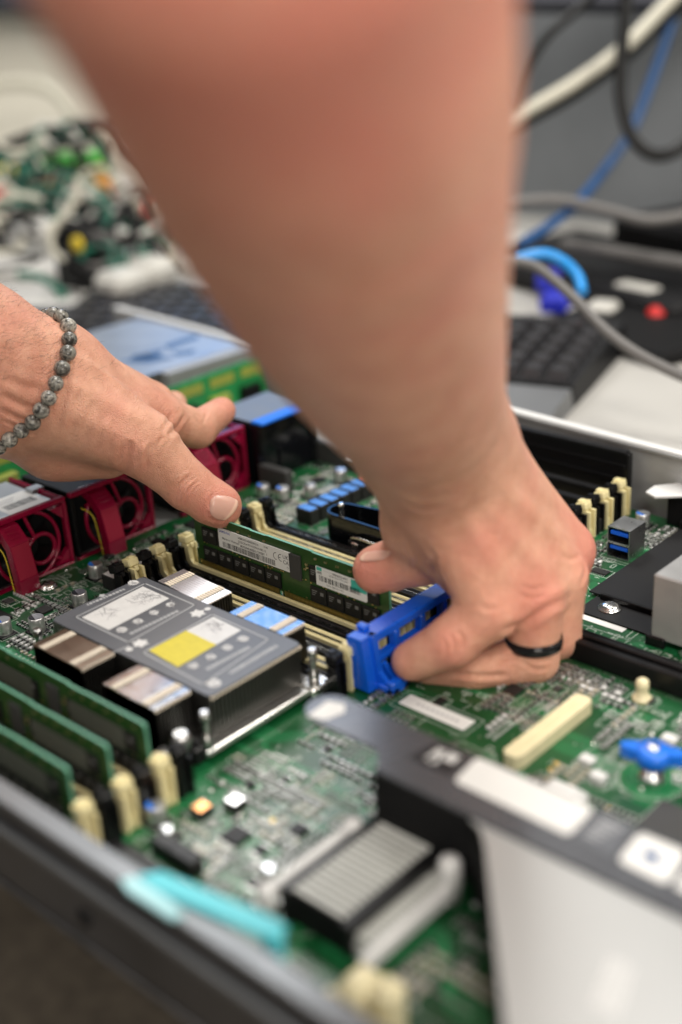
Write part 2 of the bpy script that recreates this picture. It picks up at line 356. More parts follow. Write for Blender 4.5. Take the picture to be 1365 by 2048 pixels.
def slot(y, kind, tiltL=0, tiltR=0, x=0.0, dl=True):
    bm_, la, co = kind
    s = put('memory_slot', bm_, (x, y, 1.6), mbd)
    l1 = put('latch', la, (-6.2, 0, 3.4), s); l1.rotation_euler = (0, math.radians(-tiltL), 0)
    l2 = put('latch', la, (139.6, 0, 3.4), s); l2.rotation_euler = (0, math.radians(tiltR), math.pi)
    c = put('contact_row', co, (0, 0, 0), s); c['kind'] = 'stuff'
    occ.append((x-11, x+145, y-4, y+4)); return s
SY = [(-45, 1), (-36, 0), (-27, 1), (-18, 0), (-9, 1), (0, 0), (13, 0), (22, 1), (31, 0), (40, 1), (49, 0), (58, 1)]
for y, k in SY: slot(y, BLACK if k else CREAM, tiltL=(18 if y < 5 else 4) if not y == 0 else 9, tiltR=6 if y not in (-36, -45) else 2)
for y, k in ((-134, 1), (-143, 0), (-152, 1), (-161, 0), (-170, 1), (-179, 0)): slot(y, BLACK if k else CREAM, 3, 3)
for y, k in ((147, 1), (156, 0), (165, 1), (174, 0), (183, 1), (192, 0)): slot(y, BLACK if k else CREAM, 3, 10)
# ---- memory modules
def module_meshes():
    out = [(0, 0), (61, 0), (61.4, 3.2), (63, 3.2), (63.4, 0), (133.35, 0), (133.35, 9.5), (131.6, 10), (131.6, 12.6), (133.35, 13), (133.35, 29.8), (132, 31.0), (111.5, 31.0), (111, 31.0), (96.5, 31.0), (95.6, 30.7), (85.6, 30.7), (84.8, 31.25), (54, 31.25), (53.2, 30.9), (43, 30.9), (42.2, 31.25), (1.4, 31.25), (0, 29.8), (0, 13), (1.75, 12.6), (1.75, 10), (0, 9.5)]
    n = len(out); p = MB()
    v = [(x, -.7, z) for x, z in out]+[(x, .7, z) for x, z in out]
    p.add(v, [tuple(range(n)), tuple(range(2*n-1, n-1, -1))], 0); p.add(v, [(i, i+n, (i+1) % n+n, (i+1) % n) for i in range(n)], 1)
    pcb = p.mesh('module_board', ['dimm_green', 'dimm_edge'])
    g = MB()
    for k in range(144):
        x = 2.4+k*.9
        if 60.5 < x < 64: continue
        for s in (-1, 1): g.box(x, x+.6, min(s*.7, s*.76), max(s*.7, s*.76), .6, 4.0, 0, False)
    gold = g.mesh('contact_row', ['gold'])
    c = MB(); c.cbox(0, 10.4, -1.15, 0, 0, 8.4, .12)
    for q in range(3): c.box(1.2, 4.6-q*.7, -1.165, -1.15, 6.2-q*1.1, 6.7-q*1.1, 1); 
    c.box(6.6, 8.8, -1.165, -1.15, 4.8, 6.6, 1)
    chip = c.mesh('memory_chip', ['chip', 'chip_mark'])
    r = MB(); r.cbox(0, 7.4, -1.3, 0, 0, 13.2, .12); r.cbox(.6, 6.8, -1.34, -1.3, .6, 12.6, .02)
    reg = r.mesh('register_chip', ['grey_chip'])
    d = MB()
    rnd = random.Random(3)
    for x in [24, 33.2, 41.5, 52, 79.5, 80.5, 81, 86.8, 93.5, 101, 109, 117.5, 126.2]:
        z = 27.6 if x not in (79.5, 80.5, 81) else 18+rnd.random()*9
        d.box(x, x+1.5, -1.25, -.7, z, z+.8, 0, False); d.box(x+.4, x+1.1, -1.27, -.7, z-.02, z+.82, 1, False)
    for k in range(44):
        x = 4+rnd.random()*125; z = rnd.choice([4.6, 13.4, 13.9, 14.5]); d.box(x, x+.9, -1.05, -.7, z, z+.5, 0, False)
    smd = d.mesh('small_components', ['brass', 'tin'])
    return pcb, gold, chip, reg, smd
MODM = module_meshes()
MLX = [6.6+k*11.5 for k in range(5)]; MRX = [83.6+k*11.2 for k in range(4)]
def module(label, x, y, z, group=None, detail=True):
    t = thing('memory_module', label, 'memory module', (x, y, z), group)
    put('module_board', MODM[0], (0, 0, 0), t); put('contact_row', MODM[1], (0, 0, 0), t)['kind'] = 'stuff'
    for row in (4.7, 15.6):
        for xx in MLX+MRX: put('memory_chip', MODM[2], (xx, -.7, row), t)
        for xx in MLX+MRX: put('memory_chip', MODM[2], (xx+10.4, .7, row), t, math.pi)
    put('register_chip', MODM[3], (70.4, -.7, 13.6), t); put('small_components', MODM[4], (0, 0, 0), t)['kind'] = 'stuff'
    return t
held = module('green memory module with white label pressed down by both thumbs', 0, 0, 5.9)
lab = {}
# white label, left
def lfn(x, y): return (x, -1.99, 5.9+y)
b = MB(); b.prism([(19.8, 16.6), (20.3, 16.2), (71.0, 16.2), (71.5, 16.6), (71.5, 26.4), (71.0, 26.9), (20.3, 26.9), (19.8, 26.4)], -2.7, -1.86, 'y')
b.v = [(x, y+.75, z+5.9) for x, y, z in b.v]; l1 = b.build('label', 'label_white', held); l1['label'] = 'white label with barcode'
pr = MB(); pf = lambda x, y: (x, -1.975, 5.9+y)
put_text(pr, 'SAMSUNG', 1.7, pf, 20.6, 24.9, 1, width=8.2, bold=.03)
put_text(pr, 'Made in Vietnam', 1.75, pf, 22.6, 21.3, 0, width=12.6, bold=.02)
put_text(pr, 'H0M500014540030G1A', 1.7, pf, 34.6, 24.6, 0, width=15.0, bold=.02)
put_text(pr, '32GB 2Rx4 PC4-3200AA-RB2-12', 1.7, pf, 34.6, 22.6, 0, width=20.0, bold=.02)
put_text(pr, 'M393A4K40EB3-CWEBY', 1.9, pf, 36.0, 20.4, 0, width=17.5, bold=.03)
put_text(pr, '2146', 1.5, pf, 53.2, 24.9, 0, bold=.02); put_text(pr, 'E', 1.5, pf, 54.6, 21.0, 0)
rb = random.Random(5); x = 22.8
while x < 60.2:
    ww = rb.choice([.22, .22, .45, .66]); pr.quad([pf(x, 16.9), pf(x+ww, 16.9), pf(x+ww, 20.0), pf(x, 20.0)], 0); x += ww+rb.choice([.25, .25, .5])
def arc(mb, fn, cx_, cy_, r, a0, a1, t, m, n=16):
    for k in range(n):
        a, c = math.radians(a0+(a1-a0)*k/n), math.radians(a0+(a1-a0)*(k+1)/n)
        mb.quad([fn(cx_+(r-t)*math.cos(a), cy_+(r-t)*math.sin(a)), fn(cx_+r*math.cos(a), cy_+r*math.sin(a)), fn(cx_+r*math.cos(c), cy_+r*math.sin(c)), fn(cx_+(r-t)*math.cos(c), cy_+(r-t)*math.sin(c))], m)
arc(pr, pf, 61.6, 22.6, 2.0, 80, 280, .36, 0); arc(pr, pf, 65.0, 22.6, 2.0, 80, 280, .36, 0); pr.quad([pf(63.2, 22.4), pf(64.8, 22.4), pf(64.8, 22.8), pf(63.2, 22.8)], 0)
put_text(pr, 'UK', 2.9, pf, 66.2, 22.7, 0, width=4.0, bold=.02); put_text(pr, 'CA', 2.9, pf, 66.2, 19.9, 0, width=4.0, bold=.02); arc(pr, pf, 69.3, 18.3, .62, 0, 360, .14, 0)
pr.build('print', ['print_black', 'print_blue'], l1)
# second label, right
b = MB(); b.prism([(88.4, 15.2), (120.0, 15.2), (120.8, 16.0), (120.8, 25.4), (88.4, 25.4)], -1.95, -1.87, 'y'); b.v = [(x, y, z+5.9) for x, y, z in b.v]; l2 = b.build('label', 'label_white', held); l2['label'] = 'smaller white and green label'
pr = MB(); pq = lambda x, y: (x, -1.965, 5.9+y)
pr.quad([pq(89.0, 23.2), pq(92.4, 23.2), pq(92.4, 25.1), pq(89.0, 25.1)], 1); pr.quad([pq(111.0, 19.4), pq(120.6, 19.4), pq(120.6, 24.8), pq(111.0, 24.8)], 1)
put_text(pr, 'HPE', 2.0, pq, 89.1, 21.4, 0, width=3.2, bold=.05)
put_text(pr, 'SmartMemory', 1.4, pq, 93.6, 23.6, 2, width=8.4); put_text(pr, 'P03052-091', 1.5, pq, 99.5, 23.3, 0, width=9.2, bold=.04); put_text(pr, '32GB 2Rx4 PC4-3200', 1.3, pq, 97.0, 21.9, 0, width=12)
x = 90.4
while x < 117:
    ww = rb.choice([.3, .3, .6, .8]); pr.quad([pq(x, 17.9), pq(x+ww, 17.9), pq(x+ww, 20.8), pq(x, 20.8)], 0); x += ww+rb.choice([.3, .3, .6])
put_text(pr, 'S/N 8JK21190', 1.3, pq, 95.0, 16.3, 0, width=11)
pr.build('print', ['print_black', 'label_teal', 'print_grey'], l2)
for y, t in ((-143, 'green memory module standing nearest the heatsink at lower left'), (-161, 'green memory module between two others at lower left'), (-179, 'green memory module nearest the chassis side wall')):
    m_ = module(t, 0, y, 2.6, 'seated modules at lower left')
    for lx in ((24, 60), (86, 121)): MB().box(lx[0], lx[1], -2.02, -1.9, 15, 25).build('label', 'old_label', m_, (0, 0, 0))
# ---- far blanks in the last slots
for i, (y, t) in enumerate(((201, 'tall black blank filler standing against the far chassis wall'), (183.0, 'black blank filler in the second far slot'), (165.0, 'black blank filler in the far black slot nearest the hand'))):
    f_ = MB(); h = 34 if i == 0 else 17
    f_.cbox(-2, 139, y-2.2, y+2.2, 3, h, .5); f_.cbox(0, 137, y-3.0, y-2.2, h-9, h-6.5, .3); f_.cbox(0, 137, y-3.0, y-2.2, h-17 if i == 0 else 5, h-14.5 if i == 0 else 7, .3); f_.cbox(0, 137, y-2.6, y+2.6, h, h+.9, .3)
    solo(f_, 'slot_filler', 'black_plastic', t, 'slot filler', (70, y, 2), 'slot fillers')
# ================================================================== main heatsink
hs = thing('heatsink', 'finned heatsink with dark label plate and yellow patch', 'heatsink', (75, -80, 0))
MB().cbox(15, 134, -115.5, -46, 3, 6.2, .5).build('base_plate', 'steel', hs)
MB().box(22, 127, -104, -57, 0, 3).build('processor', 'dark_steel', hs)
fb = MB()
for k in range(24):
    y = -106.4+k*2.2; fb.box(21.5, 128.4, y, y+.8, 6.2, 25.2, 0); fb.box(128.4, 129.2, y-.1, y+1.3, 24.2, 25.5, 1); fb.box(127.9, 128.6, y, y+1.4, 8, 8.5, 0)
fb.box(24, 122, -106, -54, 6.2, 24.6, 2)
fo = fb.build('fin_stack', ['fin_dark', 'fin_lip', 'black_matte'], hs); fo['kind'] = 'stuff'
plate = MB(); plate.prism([(21, -104.8), (23, -107), (127.2, -107.2), (129.2, -105.4), (128.8, -55.4), (126.6, -53.8), (23.6, -53.2), (21.2, -55)], 25.5, 26.2, 'z'); pl = plate.build('label_plate', 'heat_label', hs)
for nm, x0, x1, y0, y1, mt in (('far', 32, 66, -52.6, -36.4, 'fin_satin'), ('far', 82, 116, -52.6, -38.6, 'fin_steel'), ('near', 33, 68, -125.4, -107.8, 'fin_warm_sheen'), ('near', 85, 118, -127, -108, 'fin_steel')):
    g = MB(); n = int((y1-y0)/1.6); st = (y1-y0)/n
    for k in range(n):
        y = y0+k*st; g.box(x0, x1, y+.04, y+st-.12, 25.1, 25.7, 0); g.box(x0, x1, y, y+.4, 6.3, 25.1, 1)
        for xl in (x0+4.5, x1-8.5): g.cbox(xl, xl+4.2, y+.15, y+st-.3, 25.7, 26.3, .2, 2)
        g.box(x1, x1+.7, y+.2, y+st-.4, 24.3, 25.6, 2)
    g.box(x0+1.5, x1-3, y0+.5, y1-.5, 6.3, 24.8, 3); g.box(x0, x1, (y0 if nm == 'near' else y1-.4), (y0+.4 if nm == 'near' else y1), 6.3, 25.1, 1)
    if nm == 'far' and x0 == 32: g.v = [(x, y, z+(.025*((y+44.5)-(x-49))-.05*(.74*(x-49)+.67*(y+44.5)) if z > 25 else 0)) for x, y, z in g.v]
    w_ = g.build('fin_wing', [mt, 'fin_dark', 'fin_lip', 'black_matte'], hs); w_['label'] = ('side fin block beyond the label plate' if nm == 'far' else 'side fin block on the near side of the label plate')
for x, y in ((131.5, -50.5), (131.5, -113), (18, -50.5), (18, -113)):
    q = MB(); q.lathe((x, y, 6.2), [(2.6, 0), (2.6, 5), (1.7, 6), (1.7, 13), (2.3, 13.4), (2.3, 16), (1.6, 17)], 14); q.build('screw_post', 'steel', hs)
q = MB(); q.lathe((129, -124, 3), [(3.4, 0), (3.4, 9), (4.2, 9.4), (4.2, 13), (2.8, 15)], 16); q.lathe((126, -131, 2), [(3.2, 0), (3.2, 6), (3.8, 6.4), (3.8, 9), (2.4, 10.4)], 16); q.build('spring_screw', 'steel', hs)
MB().cbox(122, 133, -121, -115.4, 2, 9, .6).build('retention_clip', 'black_plastic', hs); MB().cbox(126, 137, -57, -45, 2.5, 7.2, .8).build('corner_tab', 'tin', hs)
# printed label: drawings, round icons and greeked writing
lp = MB(); HZ = 26.34
def hz(zx, zy): p = onz(130+zx/2.676, 1130+zy/2.676, 26.2); return np.array([p[0], p[1]])
def poly(pts, m, z=HZ): lp.quad([(p[0], p[1], z) for p in pts], m)
def blob(c, rx, ry, m, n=16, star=0, z=HZ):
    c = hz(*c); poly([(c[0]+rx*(1 if not star or i % 2 else .62)*math.cos(2*math.pi*i/n), c[1]+ry*(1 if not star or i % 2 else .62)*math.sin(2*math.pi*i/n)) for i in range(n)], m, z)
def frame(pts, t, m):
    P = [hz(*p) for p in pts]; n = len(P)
    for i in range(n):
        a, c = P[i], P[(i+1) % n]; d = (c-a)/np.linalg.norm(c-a); nn = np.array([-d[1], d[0]])*t; poly([a-d*t-nn, c+d*t-nn, c+d*t+nn, a-d*t+nn], m)
frame([(60, 280), (430, 100), (695, 215), (340, 415)], .38, 1); frame([(420, 470), (790, 265), (1090, 400), (740, 640)], .38, 1)
poly([hz(92, 282), hz(418, 116), hz(560, 180), hz(236, 350)], 0); poly([hz(650, 352), hz(796, 278), hz(945, 350), hz(812, 428)], 0); poly([hz(450, 458), hz(650, 352), hz(812, 428), hz(606, 548)], 2)
rr_ = random.Random(11)
def scrib(c, rx, ry, n):
    c = hz(*c)
    for _ in range(n):
        x, y = c[0]+rr_.uniform(-rx, rx), c[1]+rr_.uniform(-ry, ry); a = rr_.uniform(0, math.pi); l_ = rr_.uniform(.8, 3); d = np.array([math.cos(a), math.sin(a)])*l_; nn = np.array([-d[1], d[0]])/l_*.16
        p = np.array([x, y]); poly([p-d-nn, p+d-nn, p+d+nn, p-d+nn], 3, HZ+.05)
scrib((420, 180), 5, 6, 46); scrib((240, 255), 5, 4, 18); scrib((800, 330), 5, 4, 24)
for c, a, bq in (((367, 96), 3.6, 3.2), ((305, 348), 3.4, 3), ((392, 302), 3.2, 2.8), ((478, 256), 2.9, 2.6), ((565, 212), 2.7, 2.5), ((795, 632), 4.4, 3.7), ((685, 540), 3.2, 2.7), ((782, 492), 2.9, 2.5), ((870, 443), 3.2, 2.8), ((955, 396), 3.4, 3)): blob(c, a*.8, bq*.78, 0, 11, 0)
for c in ((305, 348), (392, 302), (478, 256), (565, 212), (795, 632), (685, 540), (782, 492), (870, 443), (955, 396), (367, 96)): scrib(c, 1.8, 1.5, 9)
for c in ((405, 420), (712, 260)): blob(c, 4.3, 4.0, 0, 12, 1)
blob((345, 452), 1.8, 1.6, 0); blob((765, 236), 1.5, 1.5, 0); blob((200, 165), 2, 1.8, 4, 10, 1)
def greek(a, c, h, m=4):
    a, c = hz(*a), hz(*c); L_ = np.linalg.norm(c-a); d = (c-a)/L_; nn = np.array([-d[1], d[0]]); t = 0
    while t < L_:
        l_ = rr_.uniform(.7, 2.0); p = a+d*t; poly([p-nn*h, p+d*l_-nn*h, p+d*l_+nn*h, p+nn*h], m); t += l_+.5
greek((120, 215), (320, 130), .9); greek((350, 370), (610, 245), 1.0); greek((760, 560), (990, 440), 1.1); greek((885, 580), (1140, 430), 1.2); greek((260, 470), (330, 440), .5)
lp.build('print', ['white_top', 'heat_label_line', 'yellow_print', 'print_grey', 'heat_label_line'], pl)
occ.append((13, 136, -130, -36))
# ================================================================== parts soldered to the motherboard
def part(mb, name, mats, label=None):
    o = mb.build(name, mats, mbd)
    if label: o['label'] = label
    return o
def capacitor(x, y, r=4.6, h=8.4, blue=False, z=0):
    b = MB(); b.cbox(x-r, x+r, y-r, y+r, z, z+.8, .3, 2)
    b.lathe((x, y, z), [(r*.86, .8), (r*.86, 1.4), (r*.8, 1.8), (r*.86, 2.2), (r*.86, h-.4), (r*.78, h)], 20, 0)
    c = part(b, 'capacitor', ['cap_silver', 'cap_top', 'black_plastic'])
    t = MB(); n = 20; rr = r*.77
    pts = [(x+rr*math.cos(2*math.pi*i/n), y+rr*math.sin(2*math.pi*i/n), z+h+.05) for i in range(n)]
    t.add(pts, [tuple(range(n))], 0); k = [p for p in pts if (p[0]-x)*-.2+(p[1]-y)*-1 > rr*.15]
    k.sort(key=lambda p: math.atan2(p[1]-y-.8*rr, p[0]-x)); t.add([(p[0], p[1], p[2]+.04) for p in k], [tuple(range(len(k)))], 1)
    t.build('capacitor_top', ['cap_top', 'cap_blue' if blue else 'cap_mark'], c); occ.append((x-r, x+r, y-r, y+r)); return c
for x, y, bl_ in ((-42.2, -36.6, 1), (-21.9, -62.3, 0), (-17.3, -91.7, 0), (-28.7, -103.3, 1), (-23.3, 109.1, 0), (-34.2, 96.8, 1), (-24.6, 137.3, 0), (-48.5, 173.0, 0), (156.7, 185.2, 1), (-47, 93, 1), (146.0, -152.7, 1)):
    capacitor(x, y, blue=bl_)
def choke(x, y, wx=10, wy=10, h=8, top='white_top', body='choke_body'):
    b = MB(); b.cbox(x-wx/2, x+wx/2, y-wy/2, y+wy/2, 0, h, .5); o = part(b, 'choke', body)
    t = MB(); t.box(x-wx/2+.7, x+wx/2-.7, y-wy/2+.7, y+wy/2-.7, h, h+.12); t.build('choke_top', top, o); occ.append((x-wx/2, x+wx/2, y-wy/2, y+wy/2)); return o
for x, y in ((-24.5, -37), (-26.5, -22.5), (-30, -6)): choke(x, y, 10.5, 10.5, 8)
for k in range(7): choke(.5, 82.4+k*8.9, 12, 7.7, 9, 'choke_top' if k < 6 else 'choke_red')
for x, y in ((-30.5, 158.5), (-30, 171)): choke(x, y, 10, 9.5, 8)
choke(137.6, 163, 9, 9, 8, 'copper')
for x, y in ((26, -131.5), (14, -128)): choke(x, y, 9, 9, 7, 'copper')
for x, y in ((156, -139), (163, -128)): choke(x, y, 7, 7, 4, 'copper' if x == 156 else 'tin')
def chip(x, y, wx, wy, h=1.6, pins=True, name='chip', m_='chip'):
    b = MB(); b.cbox(x-wx/2, x+wx/2, y-wy/2, y+wy/2, .15, h, .15); o = part(b, name, m_); occ.append((x-wx/2-1, x+wx/2+1, y-wy/2-1, y+wy/2+1))
    if pins:
        p = MB(); n = int(wx/1.0)
        for k in range(n):
            xx = x-wx/2+.5+k*(wx-1)/max(1, n-1)
            for s in (-1, 1): y0 = y+s*wy/2; p.box(xx-.18, xx+.18, min(y0, y0+s*1.1), max(y0, y0+s*1.1), .02, .55, 0, False)
        p.build('pin_row', 'tin', o)['kind'] = 'stuff'
    return o
chip(-47, -98, 16, 13, 2); chip(-33, -77, 7, 7); chip(-12, -74, 8, 6); chip(-50, 40, 10, 8); chip(-48, 12, 9, 6); chip(-40, -18, 8, 5)
chip(297, -36, 19, 19, 2.2, name='chip', m_='grey_chip'); chip(176, -140, 9, 9); chip(192, -123, 6, 6); chip(160, -176, 26, 8, 6, False, 'connector_block', 'black_plastic'); chip(170, -163, 22, 6, 7, False, 'connector_block', 'black_plastic')
chip(150, -188, 24, 8, 9, False, 'connector_block', 'black_matte'); chip(196, -182, 10, 9, 5, True)
rk = random.Random(77)
for cx_, cy_, rx, ry, n in ((180, -140, 34, 40, 12), (200, -10, 26, 30, 7), (280, -5, 34, 40, 9), (-38, -5, 22, 80, 11), (-38, 130, 22, 50, 8), (165, 60, 26, 40, 5), (150, 150, 22, 40, 5), (165, -75, 18, 22, 3), (290, -70, 28, 14, 4)):
    for _ in range(n):
        x, y = cx_+rk.uniform(-1, 1)*rx, cy_+rk.uniform(-1, 1)*ry; wx, wy = rk.choice([(4, 5), (6, 4), (5, 5), (7, 7), (3.2, 3.2), (9, 5)])
        if any(a_-wx/2-2.2 < x < b_+wx/2+2.2 and c_-wy/2-2.2 < y < d_+wy/2+2.2 for a_, b_, c_, d_ in occ) or not (-60 < x < 318 and -188 < y < 188): continue
        chip(x, y, wx, wy, rk.uniform(.9, 1.7), True, 'chip', rk.choice(['chip', 'chip', 'grey_chip']))
for x, y, bl_ in ((158, -158, 0), (203, -150, 0), (208, -112, 0), (302, 24, 1), (310, 8, 0)): capacitor(x, y, 3.2, 6, bl_)
for y in (107, 157.5):
    b = MB(); b.cbox(-62, -38, y-3, y+3, 0, 14, .6); b.cbox(-60.5, -39.5, y-2, y+2, 13.9, 14.4, .2); part(b, 'upright_connector', 'grey_chip'); occ.append((-63, -37, y-4, y+4))
b = MB(); b.lathe((-66, 109, 0), [(1.8, 0), (1.8, 1.5), (1.3, 2), (1.3, 12), (.8, 12.5)], 10); part(b, 'guide_pin', 'white_top')
# screws
def screw(x, y, z=0, r=4.2):
    b = MB(); b.lathe((x, y, z), [(r*1.15, 0), (r*1.15, .5), (r, .6), (r*.95, 1.4), (r*.6, 2.4), (r*.25, 2.7), (0, 2.72)], 22); part(b, 'screw', 'tin')
    c = MB(); c.box(x-r*.5, x+r*.5, y-.4, y+.4, z+2.4, z+2.75); c.box(x-.4, x+.4, y-r*.5, y+r*.5, z+2.4, z+2.75); part(c, 'screw_recess', 'dark_steel'); occ.append((x-6, x+6, y-6, y+6))
screw(-54.4, -59.1); screw(193.0, 91.5, 1.2, 5.0)
# second processor socket frame and lever
b = MB()
U = [(118, 66.0)]+[(36+7.5*math.cos(a), 74+8*math.sin(a)) for a in [math.radians(-90-k*18) for k in range(11)]]+[(60, 86), (118, 78)]
for i in range(len(U)-1):
    (x0, y0), (x1, y1) = U[i], U[i+1]; d = np.array([x1-x0, y1-y0], float); d /= np.linalg.norm(d)+1e-9; n_ = np.array([-d[1], d[0]])*.9
    b.add([(x0-n_[0], y0-n_[1], 4), (x1-n_[0], y1-n_[1], 4), (x1+n_[0], y1+n_[1], 4), (x0+n_[0], y0+n_[1], 4), (x0-n_[0], y0-n_[1], 20), (x1-n_[0], y1-n_[1], 20), (x1+n_[0], y1+n_[1], 20), (x0+n_[0], y0+n_[1], 20)], [(4, 5, 6, 7), (0, 1, 5, 4), (2, 3, 7, 6), (0, 3, 7, 4), (1, 2, 6, 5)])
b.box(33, 116, 67, 84, 0, 5.5)
skt = part(b, 'processor_frame', 'black_gloss'); occ.append((28, 125, 62, 142))
MB().lathe((37, 72, 5), [(1.7, 0), (1.7, 17), (1.9, 17.2), (1.9, 19), (1.3, 19.6)], 14).build('guide_post', 'tin', skt)
MB().cbox(50, 118, 61.5, 66, 1, 10, .6).build('socket_edge', 'dark_sheet', skt)
MB().tube(spline([(52, 63.0, 11), (58, 62.2, 12.5), (72, 61.8, 12.2), (88, 61.8, 11.5)], 6), .9, 8).build('lever', 'tin', skt)
MB().cbox(57, 69, 62.5, 71, 10, 11.6, .5).build('hinge_plate', 'dark_sheet', skt)
for x in (53, 74): MB().cbox(x, x+4.5, 61.0, 64.2, 5, 9.6, .5).build('hinge_tab', 'tin', skt)
# USB tower
us = MB(); us.box(160, 173, 143, 159, 0, 17); us.box(160.4, 172.6, 142.6, 143, .6, 1.1); ub = None
us = MB(); us.box(160, 160.4, 143, 159, 0, 17); us.box(172.6, 173, 143, 159, 0, 17); us.box(160.4, 172.6, 143.2, 159, 16.6, 17); us.box(160.4, 172.6, 143, 158.8, 7.8, 9.0); us.box(160.4, 172.6, 143, 158.8, 0, .6); us.box(160.4, 172.6, 158.4, 158.9, .6, 16.6)
for x in (163, 165.4, 168): us.box(x, x+1.1, 143.6, 144.6, 17, 17.35)
ub = part(us, 'usb_port', 'steel', 'double stacked blue port'); occ.append((158, 175, 141, 161))
for z in (4.6, 12.8): MB().cbox(161.4, 171.8, 143.4, 157, z, z+2.0, .2).build('tongue', 'blue_plastic', ub)
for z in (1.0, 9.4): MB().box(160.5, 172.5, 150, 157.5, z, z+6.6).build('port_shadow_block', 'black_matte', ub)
# long black card slot with solder rows
pc = MB(); pc.cbox(196, 330, 41.5, 45.6, 0, 10, .5); pc.cbox(196, 330, 48.8, 54, 0, 10, .5); pc.box(196, 330, 45.6, 48.8, 0, 5.0); pc.box(199, 327, 52.0, 52.6, 10, 10.3)
pco = part(pc, 'card_slot', 'black_plastic', 'long black card slot'); occ.append((194, 332, 39, 56))
sp = MB()
for k in range(150):
    for y in (39.6, 45.8): sp.box(198+k*.88, 198.4+k*.88, y, y+.6, .03 if y < 41 else 5.0, .75 if y < 41 else 9, 0, False)
sp.build('contact_row', 'tin', pco)['kind'] = 'stuff'
# tan connector, white connectors, standoff, sticker, silkscreened label
tn = MB(); tn.prism([(226, -41.5), (228, -43.5), (232.5, -43.5), (234.4, -41), (234.4, 9), (232.5, 11), (227.5, 11), (226, 9)], 0, 6.2, 'z'); tn.box(229.0, 229.5, -40, 8, 6.2, 6.5); tn.box(231.0, 231.5, -40, 8, 6.2, 6.5)
part(tn, 'tan_connector', 'cream_light'); occ.append((224, 236, -46, 13))
wn = MB(); wn.cbox(252, 268, -55, -46, 0, 7, .8); wn.cbox(254, 266, -53.5, -47.5, 6.8, 8.4, .5); part(wn, 'white_connector', 'white_top'); occ.append((250, 270, -57, -44))
so = MB(); so.lathe((245.3, 31.2, 0), [(4.2, 0), (4.2, 1.5), (2.8, 2), (2.6, 6), (3.0, 6.6), (2.6, 9.4), (1, 10.5), (0, 10.6)], 16); part(so, 'standoff', 'cream_light'); occ.append((240, 250, 26, 36))
part(MB().box(165, 200, -33.8, -25.2, .1, .35), 'white_sticker', 'label_white'); occ.append((163, 202, -36, -23))
g_ = MB()
for k in range(9): g_.box(172+k*2.6, 173.6+k*2.6, -30.3, -28.9, .36, .4, 0, False)
part(g_, 'sticker_print', 'print_grey')['kind'] = 'stuff'
part(MB().box(184, 209, 76.2, 80.4, .1, .3), 'white_sticker', 'label_white')
for x, y, h in ((262, -30, 4), (252, -22, 3), (270, 10, 3), (283, 3, 3)): part(MB().cbox(x-3, x+3, y-2.4, y+2.4, 0, h, .5), 'small_connector', 'white_top'); occ.append((x-4, x+4, y-3, y+3))
# cream connector block near the lower edge, white-barred ribbed cooler
for bx_ in ((266, 276, -183, -170, 0, 17), (277, 285, -180, -171, 0, 20), (262, 267.5, -192, -180, 0, 13), (279, 288, -190, -182, 0, 11)):
    cb = MB(); cb.cbox(*bx_, 1.6); cb.cbox(bx_[0]+1.5, bx_[1]-1.5, bx_[2]+2, bx_[3]-2, bx_[5]-.2, bx_[5]+1.8, .8); part(cb, 'cream_connector', 'cream_light')
occ.append((258, 290, -196, -164))
cb = MB(); cb.cbox(250, 262, -192, -184, 0, 9, .8); part(cb, 'white_connector', 'white_top'); cb = MB(); cb.cbox(262, 290, -199, -192, 0, 11, .8); part(cb, 'cream_connector', 'cream_light')
cool = thing('ribbed_cooler', 'low ribbed grey cooler in a black frame between white bars', 'cooler', (237, -135, 0))
MB().cbox(219.5, 224, -160, -108, 0, 13.5, .6).build('frame_bar', 'black_plastic', cool); MB().cbox(247, 251, -160, -108, 0, 13.5, .6).build('frame_bar', 'black_plastic', cool)
MB().box(224, 247, -159, -109, 0, 12.9).build('base', 'black_matte', cool)
for k in range(16): MB().cbox(224.2, 246.8, -158+k*3.05, -156.0+k*3.05, 12.9, 14.0, .25).build('rib', 'rib_pale', cool)
r_ = MB()
for k in range(22): r_.box(251.2, 257.6, -157+k*2.2, -155.5+k*2.2, 6, 9)
r_.box(251, 258, -158, -110, 0, 6); r_.build('comb', 'rib_pale', cool)
wb = MB(); wb.cbox(215.2, 218.2, -163, -121, 6, 14, .8); wb.lathe((216.6, -120, 0), [(3.6, 0), (3.6, 13), (2.8, 15), (0, 15.3)], 16); wb.lathe((216.6, -163, 0), [(3.2, 0), (3.2, 13), (2, 14.4), (0, 14.6)], 16); wb.build('side_bar', 'white_top', cool)['label'] = 'white bar left of the ribs'
wb = MB(); wb.cbox(257.8, 261, -164, -118, 2, 9, .8); wb.lathe((258, -117, 0), [(4, 0), (4, 15), (3, 17), (0, 17.4)], 16); wb.build('side_bar', 'white_top', cool)['label'] = 'white bar right of the ribs'
occ.append((211, 265, -168, -106))
